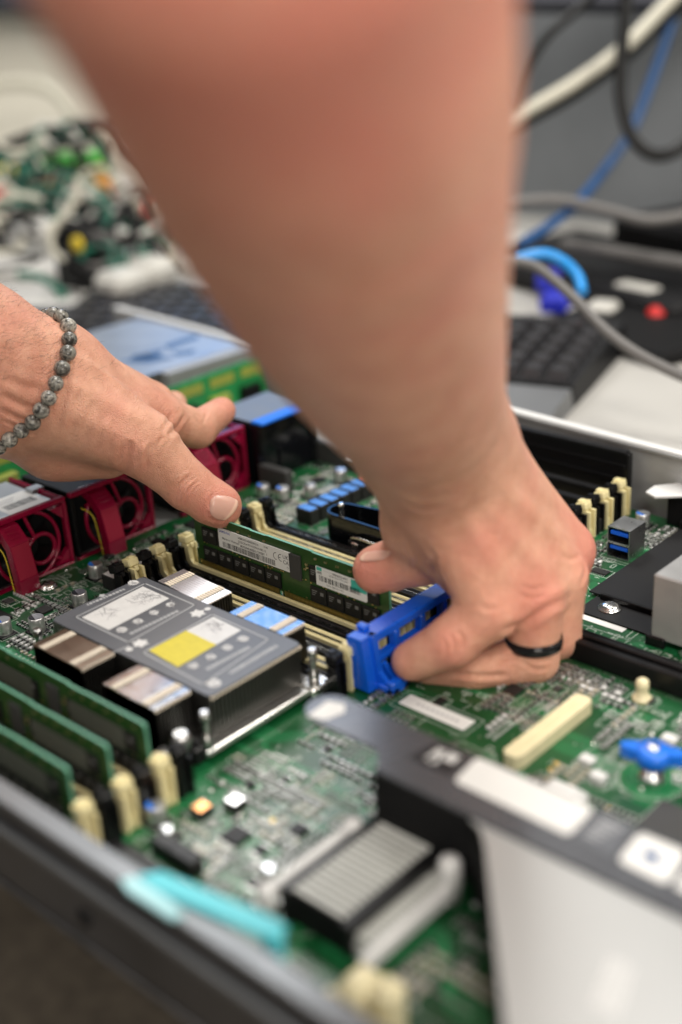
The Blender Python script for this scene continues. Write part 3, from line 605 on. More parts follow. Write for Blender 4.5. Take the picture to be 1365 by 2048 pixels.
# ---- copper tracks under the lacquer, in bundles that turn 45 degrees
tr = MB(); rt = random.Random(21)
def track(pts, w, m=0, z=.02):
    for (x0, y0), (x1, y1) in zip(pts, pts[1:]):
        d = np.array([x1-x0, y1-y0], float); L_ = np.linalg.norm(d)
        if L_ < 1e-6: continue
        d /= L_; n_ = np.array([-d[1], d[0]])*w/2; e = d*w*.3
        tr.quad([(x0-n_[0]-e[0], y0-n_[1]-e[1], z), (x1-n_[0]+e[0], y1-n_[1]+e[1], z), (x1+n_[0]+e[0], y1+n_[1]+e[1], z), (x0+n_[0]-e[0], y0+n_[1]-e[1], z)], m)
for _ in range(150):
    x, y = rt.uniform(-60, 320), rt.uniform(-190, 195); dirx = rt.choice([(1, 0), (0, 1), (1, 0), (-1, 0)]); n = rt.randint(4, 14); p_ = rt.choice([.55, .7, .9]); l1_, l2_, l3_ = rt.uniform(8, 40), rt.uniform(4, 22), rt.uniform(6, 40); s_ = rt.choice([-1, 1]); wv = p_*.42
    for k in range(n):
        if dirx[0]: pts = [(x, y+k*p_), (x+dirx[0]*(l1_-s_*dirx[0]*k*p_*.41), y+k*p_)]; q = pts[-1]; pts += [(q[0]+dirx[0]*l2_, q[1]+s_*l2_), (q[0]+dirx[0]*(l2_+l3_), q[1]+s_*l2_)]
        else: pts = [(x+k*p_, y), (x+k*p_, y+l1_-s_*k*p_*.41)]; q = pts[-1]; pts += [(q[0]+s_*l2_, q[1]+l2_), (q[0]+s_*l2_, q[1]+l2_+l3_)]
        if all(-66 < a < 398 and -197 < b_ < 195 for a, b_ in pts): track(pts, wv)
o = part(tr, 'track', 'track_green'); o['kind'] = 'stuff'
# ---- white silkscreen: outlines, ticks, small groups of characters
sk = MB(); rs_ = random.Random(33)
def sline(x0, y0, x1, y1, w=.22, z=.05):
    d = np.array([x1-x0, y1-y0], float); L_ = np.linalg.norm(d)+1e-9; d /= L_; n_ = np.array([-d[1], d[0]])*w/2
    sk.quad([(x0-n_[0], y0-n_[1], z), (x1-n_[0], y1-n_[1], z), (x1+n_[0], y1+n_[1], z), (x0+n_[0], y0+n_[1], z)], 0)
def srect(x0, x1, y0, y1, w=.22): sline(x0, y0, x1, y0, w); sline(x1, y0, x1, y1, w); sline(x1, y1, x0, y1, w); sline(x0, y1, x0, y0, w)
def sring(x, y, r, w=.25, n=30):
    for k in range(n): a, c = 2*math.pi*k/n, 2*math.pi*(k+1)/n; sline(x+r*math.cos(a), y+r*math.sin(a), x+r*math.cos(c), y+r*math.sin(c), w)
def sgreek(x, y, n, h=1.1, vert=False):
    for k in range(n):
        for _ in range(3):
            a = rs_.random()*.55; c = rs_.random()*h
            if vert: sline(x+c, y+k*.95, x+c, y+k*.95+.6, .16) if rs_.random() < .5 else sline(x, y+k*.95+a, x+h, y+k*.95+a, .16)
            else: sline(x+k*.95+a, y, x+k*.95+a, y+h, .16) if rs_.random() < .5 else sline(x+k*.95, y+c, x+k*.95+.6, y+c, .16)
for a, b2, c, d in list(occ):
    if b2-a < 40 and d-c < 40: srect(a-.6, b2+.6, c-.6, d+.6)
sring(-54.4, -59.1, 9.2); sring(-54.4, -59.1, 9.6); srect(-64, -36, -70, -50); srect(-62, -44, -48, -36); sring(277, -16, 13, .3); srect(232, 262, -78, -50); srect(236, 258, -74, -54); srect(203, 222, -70, -40); srect(150, 215, 60, 72)
srect(248, 268, -30, -8); srect(240, 260, 4, 26); sline(150, 120, 176, 98); sline(153, 122, 178, 101); sline(144, 112, 160, 96); srect(148, 176, 138, 164)
for _ in range(330):
    x, y = rs_.uniform(-62, 320), rs_.uniform(-192, 192)
    if taken(x, y): continue
    k = rs_.random()
    if k < .5: sgreek(x, y, rs_.randint(2, 7), 1.1, rs_.random() < .5)
    elif k < .8: w_, h_ = rs_.uniform(2, 9), rs_.uniform(2, 9); srect(x, x+w_, y, y+h_)
    else: sline(x, y, x+rs_.choice([0, rs_.uniform(4, 26)]), y+rs_.choice([0, rs_.uniform(4, 26)]))
for cx_, cy_, rx, ry, n in ((185, -125, 30, 30, 150), (170, -160, 30, 20, 80), (205, -5, 30, 25, 110), (270, 10, 35, 25, 110), (285, -55, 35, 20, 80), (-35, 100, 25, 45, 110), (-40, -30, 20, 60, 110), (15, 110, 14, 40, 60), (150, 150, 25, 35, 70), (220, 66, 35, 8, 60)):
    for _ in range(n):
        x, y = cx_+rs_.gauss(0, .6)*rx, cy_+rs_.gauss(0, .6)*ry
        if taken(x, y, 2) or not (-62 < x < 325 and -192 < y < 192): continue
        k = rs_.random()
        if k < .55: sgreek(x, y, rs_.randint(2, 5), 1.1, rs_.random() < .5)
        else: w_, h_ = rs_.uniform(1.5, 5), rs_.uniform(1.5, 5); srect(x, x+w_, y, y+h_, .26)
o = part(sk, 'silkscreen', 'silk'); o['kind'] = 'stuff'
# ---- small surface-mount parts and solder dots, thickest where the photograph shows them crowded
sm = MB(); rc = random.Random(41)
def smd(x, y, kind, rot, col=0):
    l_, w_, h_ = ((1.6, .8, .6), (2.0, 1.25, .9), (1.0, .5, .4), (3.2, 1.6, 1.1), (2.6, 2.6, 1.2))[kind]
    if rot: dx, dy = w_/2, l_/2
    else: dx, dy = l_/2, w_/2
    sm.box(x-dx*(1 if rot else .6), x+dx*(1 if rot else .6), y-dy*(.6 if rot else 1), y+dy*(.6 if rot else 1), .05, h_, col, False)
    for s in (-1, 1):
        if rot: sm.box(x-dx*1.04, x+dx*1.04, min(y+s*dy*.6, y+s*dy*1.1), max(y+s*dy*.6, y+s*dy*1.1), .04, h_*1.02, 4, False)
        else: sm.box(min(x+s*dx*.6, x+s*dx*1.1), max(x+s*dx*.6, x+s*dx*1.1), y-dy*1.04, y+dy*1.04, .04, h_*1.02, 4, False)
def dot(x, y, r=.42):
    sm.add([(x+r*math.cos(k*1.0472), y+r*math.sin(k*1.0472), .07) for k in range(6)], [(0, 1, 2, 3, 4, 5)], 4)
CL = [(-45, -15, 20, 40, 200), (-40, 55, 22, 40, 190), (-35, -80, 25, 25, 190), (-30, 115, 22, 30, 210), (-35, 150, 25, 35, 200), (15, 105, 10, 32, 110), (140, 130, 22, 40, 170), (170, 170, 20, 25, 120), (160, -110, 25, 25, 150), (180, -150, 32, 36, 420), (190, -105, 25, 22, 150), (205, -10, 22, 30, 130), (215, 20, 24, 16, 120), (250, -60, 26, 18, 120), (275, 15, 26, 22, 170), (300, -10, 24, 24, 140), (290, -65, 30, 20, 120), (160, -5, 14, 20, 50), (165, 40, 20, 25, 80), (-15, -110, 14, 25, 80), (155, -70, 18, 30, 60), (270, -150, 15, 25, 90), (150, 175, 12, 20, 70), (20, 160, 40, 20, 120)]
for cx_, cy_, rx, ry, n in CL:
    m_ = max(4, n//6)
    for _ in range(m_):                                        # rows of alike parts, all square to the board
        x0, y0 = cx_+rc.gauss(0, .6)*rx, cy_+rc.gauss(0, .6)*ry; kd = rc.choices(range(5), (4, 4, 2, 1.6, .8))[0]; rot = rc.random() < .5; along = rc.random() < .5; step = (1.9, 2.4, 1.4, 3.6, 3.6)[kd]*rc.choice([1, 1, 1.3]); rows = rc.choice([1, 1, 2, 2, 3]); col = rc.choice([0, 1, 2, 2, 3])
        for q in range(rc.randint(3, 9)):
            for w_ in range(rows):
                x, y = (x0+q*step, y0+w_*step*1.25) if along else (x0+w_*step*1.25, y0+q*step)
                if taken(x, y, 1.4) or not (-65 < x < 330 and -195 < y < 194) or rc.random() < .08: continue
                smd(x, y, kd, rot, col)
# fields of tin dots under the big packages
for cx_, cy_, nx, ny, p_ in ((205, -2, 22, 18, 1.1), (225, 26, 16, 12, 1.2), (262, -20, 14, 12, 1.2), (185, -120, 18, 20, 1.15), (170, -150, 16, 18, 1.2), (290, 10, 16, 18, 1.2), (290, -52, 20, 10, 1.2), (15, 148, 24, 14, 1.2), (-20, 90, 14, 16, 1.2), (150, 150, 10, 14, 1.2), (230, 62, 30, 6, 1.1), (210, -50, 12, 14, 1.2), (150, -100, 14, 12, 1.2)):
    for i in range(nx):
        for j in range(ny):
            x, y = cx_+(i-nx/2)*p_, cy_+(j-ny/2)*p_
            if not taken(x, y, .6) and rc.random() < .8: dot(x, y, .34)
for _ in range(1100):
    x, y = rc.uniform(-64, 325), rc.uniform(-194, 194)
    if not taken(x, y, .8): dot(x, y, rc.choice([.25, .3, .4, .55]))
o = part(sm, 'surface_component', ['chip', 'tan_part', 'grey_chip', 'label_grey', 'solder']); o['kind'] = 'stuff'
dm = MB()
for cx_, cy_, rx, ry, n in ((178, -135, 34, 36, 46), (150, -125, 14, 14, 12), (270, 5, 30, 26, 20), (-35, 95, 25, 50, 26), (-40, -30, 20, 60, 26), (285, -60, 25, 15, 10), (150, 160, 18, 25, 16)):
    for _ in range(n):
        x, y, r = cx_+rc.gauss(0, .6)*rx, cy_+rc.gauss(0, .6)*ry, rc.uniform(.5, 1.15)
        if not taken(x, y, 1): dm.lathe((x, y, 0), [(r, 0), (r*.9, r*.45), (r*.5, r*.8), (0, r*.9)], 8)
part(dm, 'solder_dome', 'tin')['kind'] = 'stuff'
for _ in range(16):
    x, y = rc.choice([(226, -20), (215, -55), (245, -38), (240, 16), (160, -60), (175, -118), (190, 20), (268, -42)]); x += rc.uniform(-9, 9); y += rc.uniform(-9, 9)
    if not taken(x, y, 1.5): part(MB().lathe((x, y, 0), [(1.3, 0), (1.3, .25), (.7, .3)], 12), 'test_pad', 'gold')
# ================================================================== things fixed over the board
sh = thing('insulating_sheet', 'matte black plastic sheet with a screw behind the long card slot', 'plastic sheet', (215, 130, 0))
MB().prism([(176.6, 99.5), (213.5, 98.8), (260, 98), (260, 198), (176.8, 198)], 1.6, 2.3, 'z').build('sheet', 'dark_sheet', sh)
MB().prism([(181, 81.5), (184, 81), (222, 80.2), (222, 97.6), (181.5, 98.6)], .5, 1.15, 'z').build('sheet', 'dark_sheet', sh); MB().cbox(184, 214, 97.0, 99.2, .6, 4.0, .4).build('folded_lip', 'black_plastic', sh)
pw = thing('metal_cage', 'plain grey metal box corner at the right edge above the black sheet', 'metal box', (280, 110, 0))
MB().cbox(224.5, 345, 74.5, 160, 3.5, 36, .8).build('shell', 'galvanised', pw); MB().cbox(222.5, 232, 73, 75.5, 0, 5, .4).build('foot', 'black_plastic', pw)
# blue thumb screw
bt = thing('thumb_screw', 'bright blue winged thumb screw standing on the green board', 'thumb screw', (277, -16, 0))
MB().lathe((277, -16, 0), [(5, 0), (5, 2.5), (3.4, 3), (3.2, 9)], 16).build('shaft', 'steel', bt)
bw = MB(); bw.lathe((277, -16, 7.4), [(4.8, 0), (6.8, .8), (7.2, 4.6), (6.2, 6.8), (2.6, 7.3)], 24)
for a in (20, 200):
    ca, sa = math.cos(math.radians(a)), math.sin(math.radians(a)); P = [(277+ca*r_-sa*w_, -16+sa*r_+ca*w_) for r_, w_ in ((4.5, -3.6), (9.6, -2.4), (12.2, -1.4), (12.2, 1.4), (9.6, 2.4), (4.5, 3.6))]; bw.prism(P, 9.4, 14.2, 'z')
bw.build('wing_head', 'blue_bright', bt); MB().lathe((277, -16, 14.7), [(2.5, 0), (2.5, .5), (1.2, .9), (0, 1.0)], 16).build('screw_tip', 'tin', bt)
MB().lathe((277, -16, 0.03), [(12.2, 0), (12.2, .25), (9.4, .3), (9.4, .05)], 28).build('washer', 'track_green', bt)
# riser cage
rz = thing('riser_cage', 'dark steel riser bracket with labels and pale top plate in the foreground', 'riser cage', (290, -120, 0))
tip = [(184+9*math.cos(math.radians(a)), -95+9.2*math.sin(math.radians(a))) for a in range(90, 271, 18)]
MB().prism([(430, -85.8)]+tip+[(216, -104.4), (224, -113.6), (430, -113.0)], 34.8, 36.2, 'z').build('top_strip', 'strip_grey', rz)
bk = MB(); bk.prism([(222, 34.7), (222, 13), (275, 8), (275, 26), (271, 33), (266, 34.7)], -113.4, -112.2, 'y'); bk.box(230, 430, -87.2, -86.2, 2, 34.7); bk.build('side_flange', 'black_matte', rz)
MB().prism([(264, -113.6), (270, -116), (276, -121.5), (324, -178), (372, -233), (470, -233), (470, -113.6)], 33.6, 34.6, 'z').build('top_plate', 'pale_plate', rz)
ef = MB(); E_ = [(266, -114.4), (271, -117.4), (276.6, -122.6), (324.6, -178.6), (372, -233)]
for (x0, y0), (x1, y1) in zip(E_, E_[1:]): ef.quad([(x0, y0, 33.5), (x1, y1, 33.5), (x1, y1, 2), (x0, y0, 2)]); ef.quad([(x0+1, y0+.6, 33.5), (x1+1, y1+.6, 33.5), (x1+1, y1+.6, 2), (x0+1, y0+.6, 2)])
ef.build('edge_flange', 'black_matte', rz)
lw = MB().prism([(249, -101.4), (247.2, -88), (248.6, -86.6), (293, -86.6), (294.6, -88.6), (295.4, -102), (294, -103.4), (250.6, -102.8)], 36.25, 36.35, 'z').build('label', 'label_white', rz); lw['label'] = 'long white label'
gl = MB(); rg = random.Random(9)
for k in range(4):
    x = 253
    while x < 290: l_ = rg.uniform(1, 4); gl.box(x, x+l_, -90.4-k*3.0, -89.6-k*3.0, 36.36, 36.4, 0, False); x += l_+.8
gl.build('print', 'label_grey', lw)['kind'] = 'stuff'
bl_ = MB().prism([(228, -101.5), (230.5, -87.5), (245, -87), (246.5, -101.5)], 36.22, 36.3, 'z').build('label', 'print_black', rz); bl_['label'] = 'black label with pale icon'
ic = MB(); ic.box(233, 236.5, -98.5, -90.5, 36.31, 36.36, 0, False); ic.box(238, 242.5, -95, -90, 36.31, 36.36, 0, False); ic.lathe((236, -97, 36.31), [(2.2, 0), (2.2, .05)], 14); ic.build('icon', 'label_grey', bl_)
gr = MB().prism([(297.5, -103), (297, -87), (309, -86.8), (311.5, -103.4)], 36.22, 36.3, 'z').build('label', 'heat_label', rz)
gi = MB()
for k in range(5): gi.box(299, 307-k*.8, -90-k*2.4, -89.2-k*2.4, 36.31, 36.34, 0, False)
gi.build('print', 'heat_label_line', gr)
sq = MB().prism([(313.5, -102.6), (312.2, -89.6), (313.6, -88), (327, -87.6), (328.4, -89.4), (330.6, -103.2), (329, -104.6), (315, -104.2)], 36.25, 36.35, 'z').build('label', 'label_white', rz); sq['label'] = 'white square label with blue symbol'
si = MB(); si.lathe((320.5, -96, 36.36), [(2.6, 0), (2.6, .04)], 18); si.box(322, 325.2, -98.6, -97.4, 36.36, 36.4, 0, False); si.build('symbol', 'cable_blue', sq)
MB().prism([(333, -104), (332, -88), (372, -87), (374, -104)], 36.25, 36.35, 'z').build('label', 'label_white', rz)
tx = MB(); rg2 = random.Random(2)
c0 = onz(1200, 1960, 34.6)
for k in range(4):
    t = -9
    while t < 9: l_ = rg2.uniform(1, 3); tx.quad([(c0[0]+k*2.2+a-.3*t, c0[1]+t+b_, 34.66) for a, b_ in ((0, 0), (1.1, 0), (1.1, l_), (0, l_))]); t += l_+.5
tx.build('print', 'label_grey', rz)['kind'] = 'stuff'
# silver tip sticker on the strip
ts = MB(); P_ = [onz(*q, 36.3) for q in ((615, 1432), (655, 1402), (690, 1408), (690, 1425), (650, 1440))]; ts.prism([(p[0], p[1]) for p in P_], 36.25, 36.34, 'z'); ts.build('label', 'label_white', rz)['label'] = 'small white sticker at the rounded tip'
# ================================================================== blue bracket in the right fingers
bk = thing('blue_bracket', 'bright blue plastic bracket gripped by the right hand beside the slots', 'bracket', (148, -2, 0))
b = MB(); y0, y1 = -36.5, 34
# near end: a tapering post
b.prism([(137.5, 1), (151, 1), (147.5, 26), (139.5, 26)], y0, y0+5.5, 'y')
b.prism([(146.2, 0.5), (152.4, .5), (149.0, 26), (145.8, 26)], y0+5.6, y0+9, 'y')
b.cbox(139.4, 149.2, y0+5.4, y1, 21.6, 26, .6)                   # top rail
b.cbox(144.8, 149.6, y0+5.5, y1, 11.5, 14.5, .5)                 # mid rail
for yy in (-16, 2, 18, 30): b.cbox(145.2, 149.4, yy, yy+3.6, 1, 22, .5)
b.cbox(147.6, 149.0, y0+8, -14, 1, 7, .3); b.cbox(139.6, 141.4, y0+5.4, y1, 19, 22, .4)
b.cbox(138.6, 144, -30, -26, 26, 28.4, .6)                       # raised nib
b.cbox(146, 160.5, y0+5, y0+9.5, .3, 3.6, .6); b.cbox(146, 160.5, -24, -20, .3, 3.6, .6); b.cbox(156.5, 160.5, y0+5, -20, .3, 6.5, .6); b.prism([(149, 3), (158, 3), (149.2, 11)], -30.5, -28, 'y'); b.prism([(149, 3), (158, 3), (149.2, 11)], -25.5, -23, 'y')
b.cbox(145, 163, 20, y1+2, 12, 15, .6); b.cbox(160, 163.5, 18, y1+2, 8, 18, .6)
b.build('frame', 'blue_plastic', bk)
MB().lathe((159.2, -21.6, 3.6), [(1.3, 0), (1.3, 1.8), (.8, 2.4), (0, 2.5)], 12).build('pin', 'blue_bright', bk)
# ================================================================== fans
def fan(yr, label, top_label=False, x=-70.0):
    t = thing('fan_module', label, 'fan', (x-25, yr-28, 0), 'red fan modules')
    w_ = 55; yl = yr-w_
    f = MB()
    f.cbox(x-4, x, yl, yr, 35, 38, .7); f.cbox(x-4, x, yl, yr, -3.5, -.6, .7); f.cbox(x-4, x, yr-2.4, yr, -.6, 35, .6)
    f.cbox(x-52, x-4, yr-2, yr, 33, 37.4, .6)
    for yy, zz, s1, s2 in ((yr-3, 0.4, -1, 1), (yr-3, 33.6, -1, -1)): f.prism([(yy, zz), (yy+s1*8, zz), (yy, zz+s2*8)], x-3.6, x-.4, 'x')
    cr = lambda cy_, cz_, r, n=40: [(x-1.8, cy_+r*math.cos(2*math.pi*k/n), cz_+r*math.sin(2*math.pi*k/n)) for k in range(n)]
    f.tube(cr(yr-26.5, 17, 19.5), 1.15, 8, 0, True); f.tube(cr(yr-18.5, 13.5, 8.3), 1.25, 8, 0, True)
    f.tube([(x-1.8, yr-26.5, 36), (x-1.8, yr-22, 22)], 1.2, 6); f.tube([(x-1.8, yr-12, 6), (x-1.8, yr-4, 1)], 1.2, 6)
    f.tube(spline([(x-1.8, yr-45, 27), (x-1.8, yr-36, 28), (x-1.8, yr-24, 20.6)], 5), 1.3, 6)
    f.build('guard_frame', 'fan_red', t); MB().cbox(x-4, x-.6, yl, yl+2.4, -.6, 35, .5).build('side_bar', 'black_plastic', t)
    bd = MB(); bd.box(x-54, x-10, yl+2.4, yr-2.4, -3, 33); bd.build('body', 'black_matte', t)
    hb = MB(); hb.lathe((x-9, yr-26.5, 17), [(9, 0), (9, 4), (7.5, 5)], 24, 0, 'x'); hub = hb.build('hub', 'black_plastic', t)
    for k in range(7):
        a = 2*math.pi*k/7; bb = MB(); c_, s_ = math.cos(a), math.sin(a); c2, s2 = math.cos(a+.55), math.sin(a+.55)
        bb.add([(x-9.2, yr-26.5+8*c_, 17+8*s_), (x-9.4, yr-26.5+17.5*c_, 17+17.5*s_), (x-5.2, yr-26.5+17.5*c2, 17+17.5*s2), (x-5.4, yr-26.5+8*c2, 17+8*s2), (x-9.6, yr-26.5+8*c_, 17+8*s_), (x-9.8, yr-26.5+17.5*c_, 17+17.5*s_), (x-5.6, yr-26.5+17.5*c2, 17+17.5*s2), (x-5.8, yr-26.5+8*c2, 17+8*s2)], [(0, 1, 2, 3), (7, 6, 5, 4), (0, 3, 7, 4), (1, 2, 6, 5), (0, 1, 5, 4), (2, 3, 7, 6)]); bb.build('blade', 'black_plastic', t)
    h = MB(); prof = [(x-8, 33), (x-8, 36), (x+2, 34.2), (x+9.5, 27), (x+13.5, 8), (x+13.5, -2), (x+8, -2), (x+8, 7), (x+5, 23.5), (x-1, 29.8)]
    hy0, hy1 = yr-44, yr-32.5
    h.prism(prof, hy0, hy1, 'y'); hd = h.build('handle', 'fan_red', t)
    g = MB(); g.add([(x+9.7, hy0+.4, 26.4), (x+13.6, hy0+.4, 8.6), (x+13.6, hy1-.4, 8.6), (x+9.7, hy1-.4, 26.4), (x+9.4, hy0+.4, 26.4), (x+13.3, hy0+.4, 8.6), (x+13.3, hy1-.4, 8.6), (x+9.4, hy1-.4, 26.4)], [(0, 1, 2, 3), (7, 6, 5, 4), (0, 3, 7, 4), (1, 2, 6, 5), (0, 1, 5, 4), (2, 3, 7, 6)]); g.build('grip_patch', 'fan_red_grain', hd)
    for k in range(3): MB().add([(x+3+k*1.9, hy0+2.5, 33.35-k*1.82), (x+3+k*1.9, hy1-2.5, 33.35-k*1.82), (x+3.7+k*1.9, hy1-2.5, 33.2-k*1.82), (x+3.7+k*1.9, hy0+2.5, 33.2-k*1.82), (x+3.3+k*1.9, hy0+2.5, 33.9-k*1.82), (x+3.3+k*1.9, hy1-2.5, 33.9-k*1.82)], [(0, 1, 5, 4), (3, 4, 5, 2), (0, 4, 3), (1, 2, 5)]).build('grip_ridge', 'fan_red', hd)
    for yo, m_, k in ((-.6, 'wire_yellow', 0),): MB().tube(spline([(x-4, hy0+yo-2, 26-k), (x+3, hy0+yo, 22-k), (x+6.5, hy0+yo, 8), (x+8, hy0+yo, -3)], 6), .28, 6).build('wire', m_, t)
    tp = MB(); tp.cbox(x-52, x-4.4, yl+3.4, yr-3.4, 33.2, 35.6, .5); pl_ = tp.build('top_cover', 'drive_plate' if top_label else 'black_plastic', t)
    if top_label:
        lb = MB().box(x-32, x-7, yr-30, yr-6, 35.62, 35.74).build('label', 'label_white', pl_); q = MB(); rq = random.Random(8); y = yr-27
        while y < yr-9: w2 = rq.choice([.4, .7, 1.0]); q.box(x-21, x-14, y, y+w2, 35.75, 35.78, 0, False); y += w2+rq.choice([.4, .7])
        for k in range(5): q.box(x-29+k*1.4, x-28.4+k*1.4, yr-28, yr-14-k, 35.75, 35.78, 1, False)
        q.build('print', ['print_black', 'print_grey'], lb)
        MB().cbox(x-30, x-23, yr-6, yr+2.5, 35.4, 37.6, .5).build('tab', 'drive_plate', t)
    return t
fan(-30, 'crimson fan module at the left edge with grey top and barcode label', True); fan(28, 'crimson fan module directly under the left hand'); fan(103.5, 'crimson fan module beyond the thumb touched by the index finger')
# black blank beside the third fan
bb = thing('fan_blank', 'black plastic blank with blue top strip beyond the third fan', 'fan blank', (-80, 131, 0))
b = MB(); b.cbox(-104, -62, 107, 157, -3, 38, 1); b.cbox(-62, -60, 107, 112, -3, 38, .5); b.cbox(-62, -60, 152, 157, -3, 38, .5); b.cbox(-62, -60, 112, 152, 31, 38, .5); b.cbox(-62.5, -60.5, 122, 140, 4, 20, .5); b.build('shell', 'black_gloss', bb)
MB().cbox(-69, -59, 107.5, 157, 38.1, 40, .5).build('top_strip', 'blue_bright', bb); MB().box(-104, -70, 108, 156, 38.1, 39).build('top_plate', 'rail_grey', bb)
# drive cage and green backplane in front of the fans
bp = thing('backplane', 'green upright circuit board between the fans and drive cage', 'circuit board', (-180, 20, -4))
MB().box(-181.6, -180, -198, 228, -4, 33).build('board', 'backplane', bp)
for y in range(-190, 220, 30):
    MB().cbox(-180, -174, y, y+17, 6, 16, .6).build('connector', 'backplane_light' if (y//30) % 2 else 'black_plastic', bp); MB().box(-180, -179.6, y+3, y+26, 22, 29).build('copper_area', 'backplane_light', bp)
dc = thing('drive_cage', 'pale metal drive cage cover with dark printed drawing', 'drive cage', (-270, 20, -4))
MB().prism([(-345, -200), (-212, -200), (-206, 236), (-338, 246)], 34.5, 36, 'z').build('cover', 'drive_plate', dc); MB().box(-213.5, -212, -200, 236, -4, 34.5).build('rear_wall', 'galvanised', dc)
pt = MB()
for P in (((330, 690), (395, 668), (398, 676), (336, 700)), ((262, 712), (330, 697), (318, 712), (268, 720)), ((345, 704), (392, 698), (386, 707), (352, 712))): pt.quad([tuple(onz(*q, 36.1)) for q in P])
for k in range(7): pt.quad([tuple(onz(*q, 36.1)) for q in ((240+k*9, 722+k*.5), (300+k*8, 708+k), (301+k*8, 710+k), (241+k*9, 724+k*.5))])
pt.build('print', 'drive_print', dc)['kind'] = 'stuff'
MB().prism([(-205, 150), (-196, 150), (-192, 232), (-204, 236)], 26, 36.5, 'z').build('bracket', 'galvanised', dc)
# odds: white tag at the far wall, black cable lump behind it
tg = MB(); P_ = [onz(*q, 20) for q in ((1292, 985), (1310, 972), (1365, 966), (1400, 970), (1400, 992), (1310, 995))]; tg.prism([(p[0], p[1]) for p in P_], 19.4, 20.4, 'z'); c0 = P_[0]
solo(tg, 'white_tag', 'white_top', 'small white plastic tag beside the far chassis wall at right', 'tag', (c0[0], c0[1], 0))
tgp = MB(); tgp.cbox(165, 260, 196, 200, -1, 19, .8); tgp.cbox(175, 240, 190, 196, -1, 8, 2); solo(tgp, 'black_holder', 'black_matte', 'black plastic holder under the white tag by the far wall', 'holder', (200, 198, 0))
# ================================================================== blurred desk behind the server
def desk(u, v, lift=0.0, dmax=1900.0):                          # a point on the desk (or lift mm above it) under photo pixel (u, v)
    d = W(u, v, 1.0)-CP; t = (-8+lift-CP[2])/d[2] if d[2] < -1e-4 else 1e9; return CP+d*min(t, dmax) if np.dot(d, RC[2])*t < dmax or True and t < dmax else CP+d*dmax
def cable(name, pts, r, m, label, group='cables on the desk', n=8):
    P = spline([np.array(p) for p in pts], n); b = MB().tube(P, r, 10); p0 = P[len(P)//2]; return solo(b, name, m, label, 'cable', tuple(p0), group)
# cream cabinet and dark shelf edge at the top of the frame
def slab(name, quad, thick, m, label, cat, structure=False):
    q = [np.array(p) for p in quad]; n = np.cross(q[1]-q[0], q[3]-q[0]); n /= np.linalg.norm(n)
    if n@(CP-q[0]) > 0: n = -n
    b = MB(); b.add([*q, *[p+n*thick for p in q]], [(0, 1, 2, 3), (7, 6, 5, 4), (0, 1, 5, 4), (1, 2, 6, 5), (2, 3, 7, 6), (3, 0, 4, 7)])
    base = tuple(np.mean([*q[2:], *(p+n*thick for p in q[2:])], 0)); return solo(b, name, m, label, cat, base)
slab('cabinet', [W(-260, 18, 1950), W(330, 12, 1950), W(350, 420, 1950), W(-250, 420, 1950)], 300, 'cabinet_cream', 'plain cream cabinet front in the blurred upper left corner', 'cabinet')
slab('shelf', [W(-300, -120, 1850), W(300, -120, 1850), W(300, 8, 1850), W(-300, 12, 1850)], 40, 'navy', 'dark navy shelf edge above the cream cabinet', 'shelf')
slab('monitor', [W(1000, -130, 1230), W(1480, -130, 1230), W(1480, 6, 1230), W(1000, 4, 1230)], 30, 'navy', 'dark lower edge of a screen at the upper right', 'monitor')
# cables hanging in front of the grey panel
cable('black_cable', [W(1210, -40, 1180), W(1165, 12, 1180), (W(1105, 62, 1180)), W(1068, 112, 1180), W(1040, 170, 1180), W(1020, 240, 1180)], 4.6, 'cable_black', 'black cable curving behind the forearm at upper right', 'cables at the panel')
cable('cream_cable', [W(1400, -60, 1190), W(1320, 22, 1190), W(1250, 92, 1185), W(1150, 165, 1180), W(1040, 228, 1180), W(930, 290, 1180)], 6.6, 'cable_cream', 'thick cream cable running diagonally across the grey panel', 'cables at the panel')
cable('black_cable', [W(1400, -20, 1200), W(1330, 40, 1200), W(1255, 112, 1200), W(1155, 185, 1195), W(1045, 246, 1190), W(930, 310, 1190)], 6.0, 'cable_black', 'dark tube put in as the shadow of the thick cream cable', 'cables at the panel')  # cast shadow of the cream cable, modelled as a dark tube
cable('black_cable', [W(1254, -40, 1150), W(1250, 40, 1150), W(1243, 130, 1150), (W(1243, 200, 1150)), W(1262, 270, 1150), W(1300, 308, 1150), W(1345, 306, 1150), W(1400, 268, 1150)], 6.0, 'cable_black', 'black cable hanging in a loop at the right edge', 'cables at the panel')
cable('blue_cable', [W(1372, -40, 1205), W(1335, 70, 1205), W(1300, 170, 1205), W(1262, 262, 1200), W(1205, 345, 1180), W(1150, 410, 1150), W(1095, 455, 1120), W(1040, 490, 1090)], 4.8, 'cable_blue', 'blue network cable slanting down the grey panel', 'cables at the panel')
cable('dark_cable', [W(980, 410, 1130), W(1060, 402, 1130), W(1130, 402, 1130), W(1220, 422, 1120), W(1300, 440, 1110), W(1400, 425, 1110)], 5.0, 'cable_grey', 'dark grey cable lying along the foot of the panel', 'cables at the panel')
cable('grey_cable', [W(980, 520, 900), W(1045, 526, 890), W(1085, 542, 880), W(1150, 598, 860), W(1215, 664, 840), W(1290, 716, 825), W(1400, 768, 810)], 3.9, 'cable_grey', 'grey cable arching over the keyboard at right')
cable('bright_blue_cable', [W(1030, 520, 930), W(1085, 508, 930), W(1125, 522, 930), W(1155, 552, 925), W(1165, 585, 915)], 4.4, 'cable_bright_blue', 'bright blue cable end curling above the keyboard')
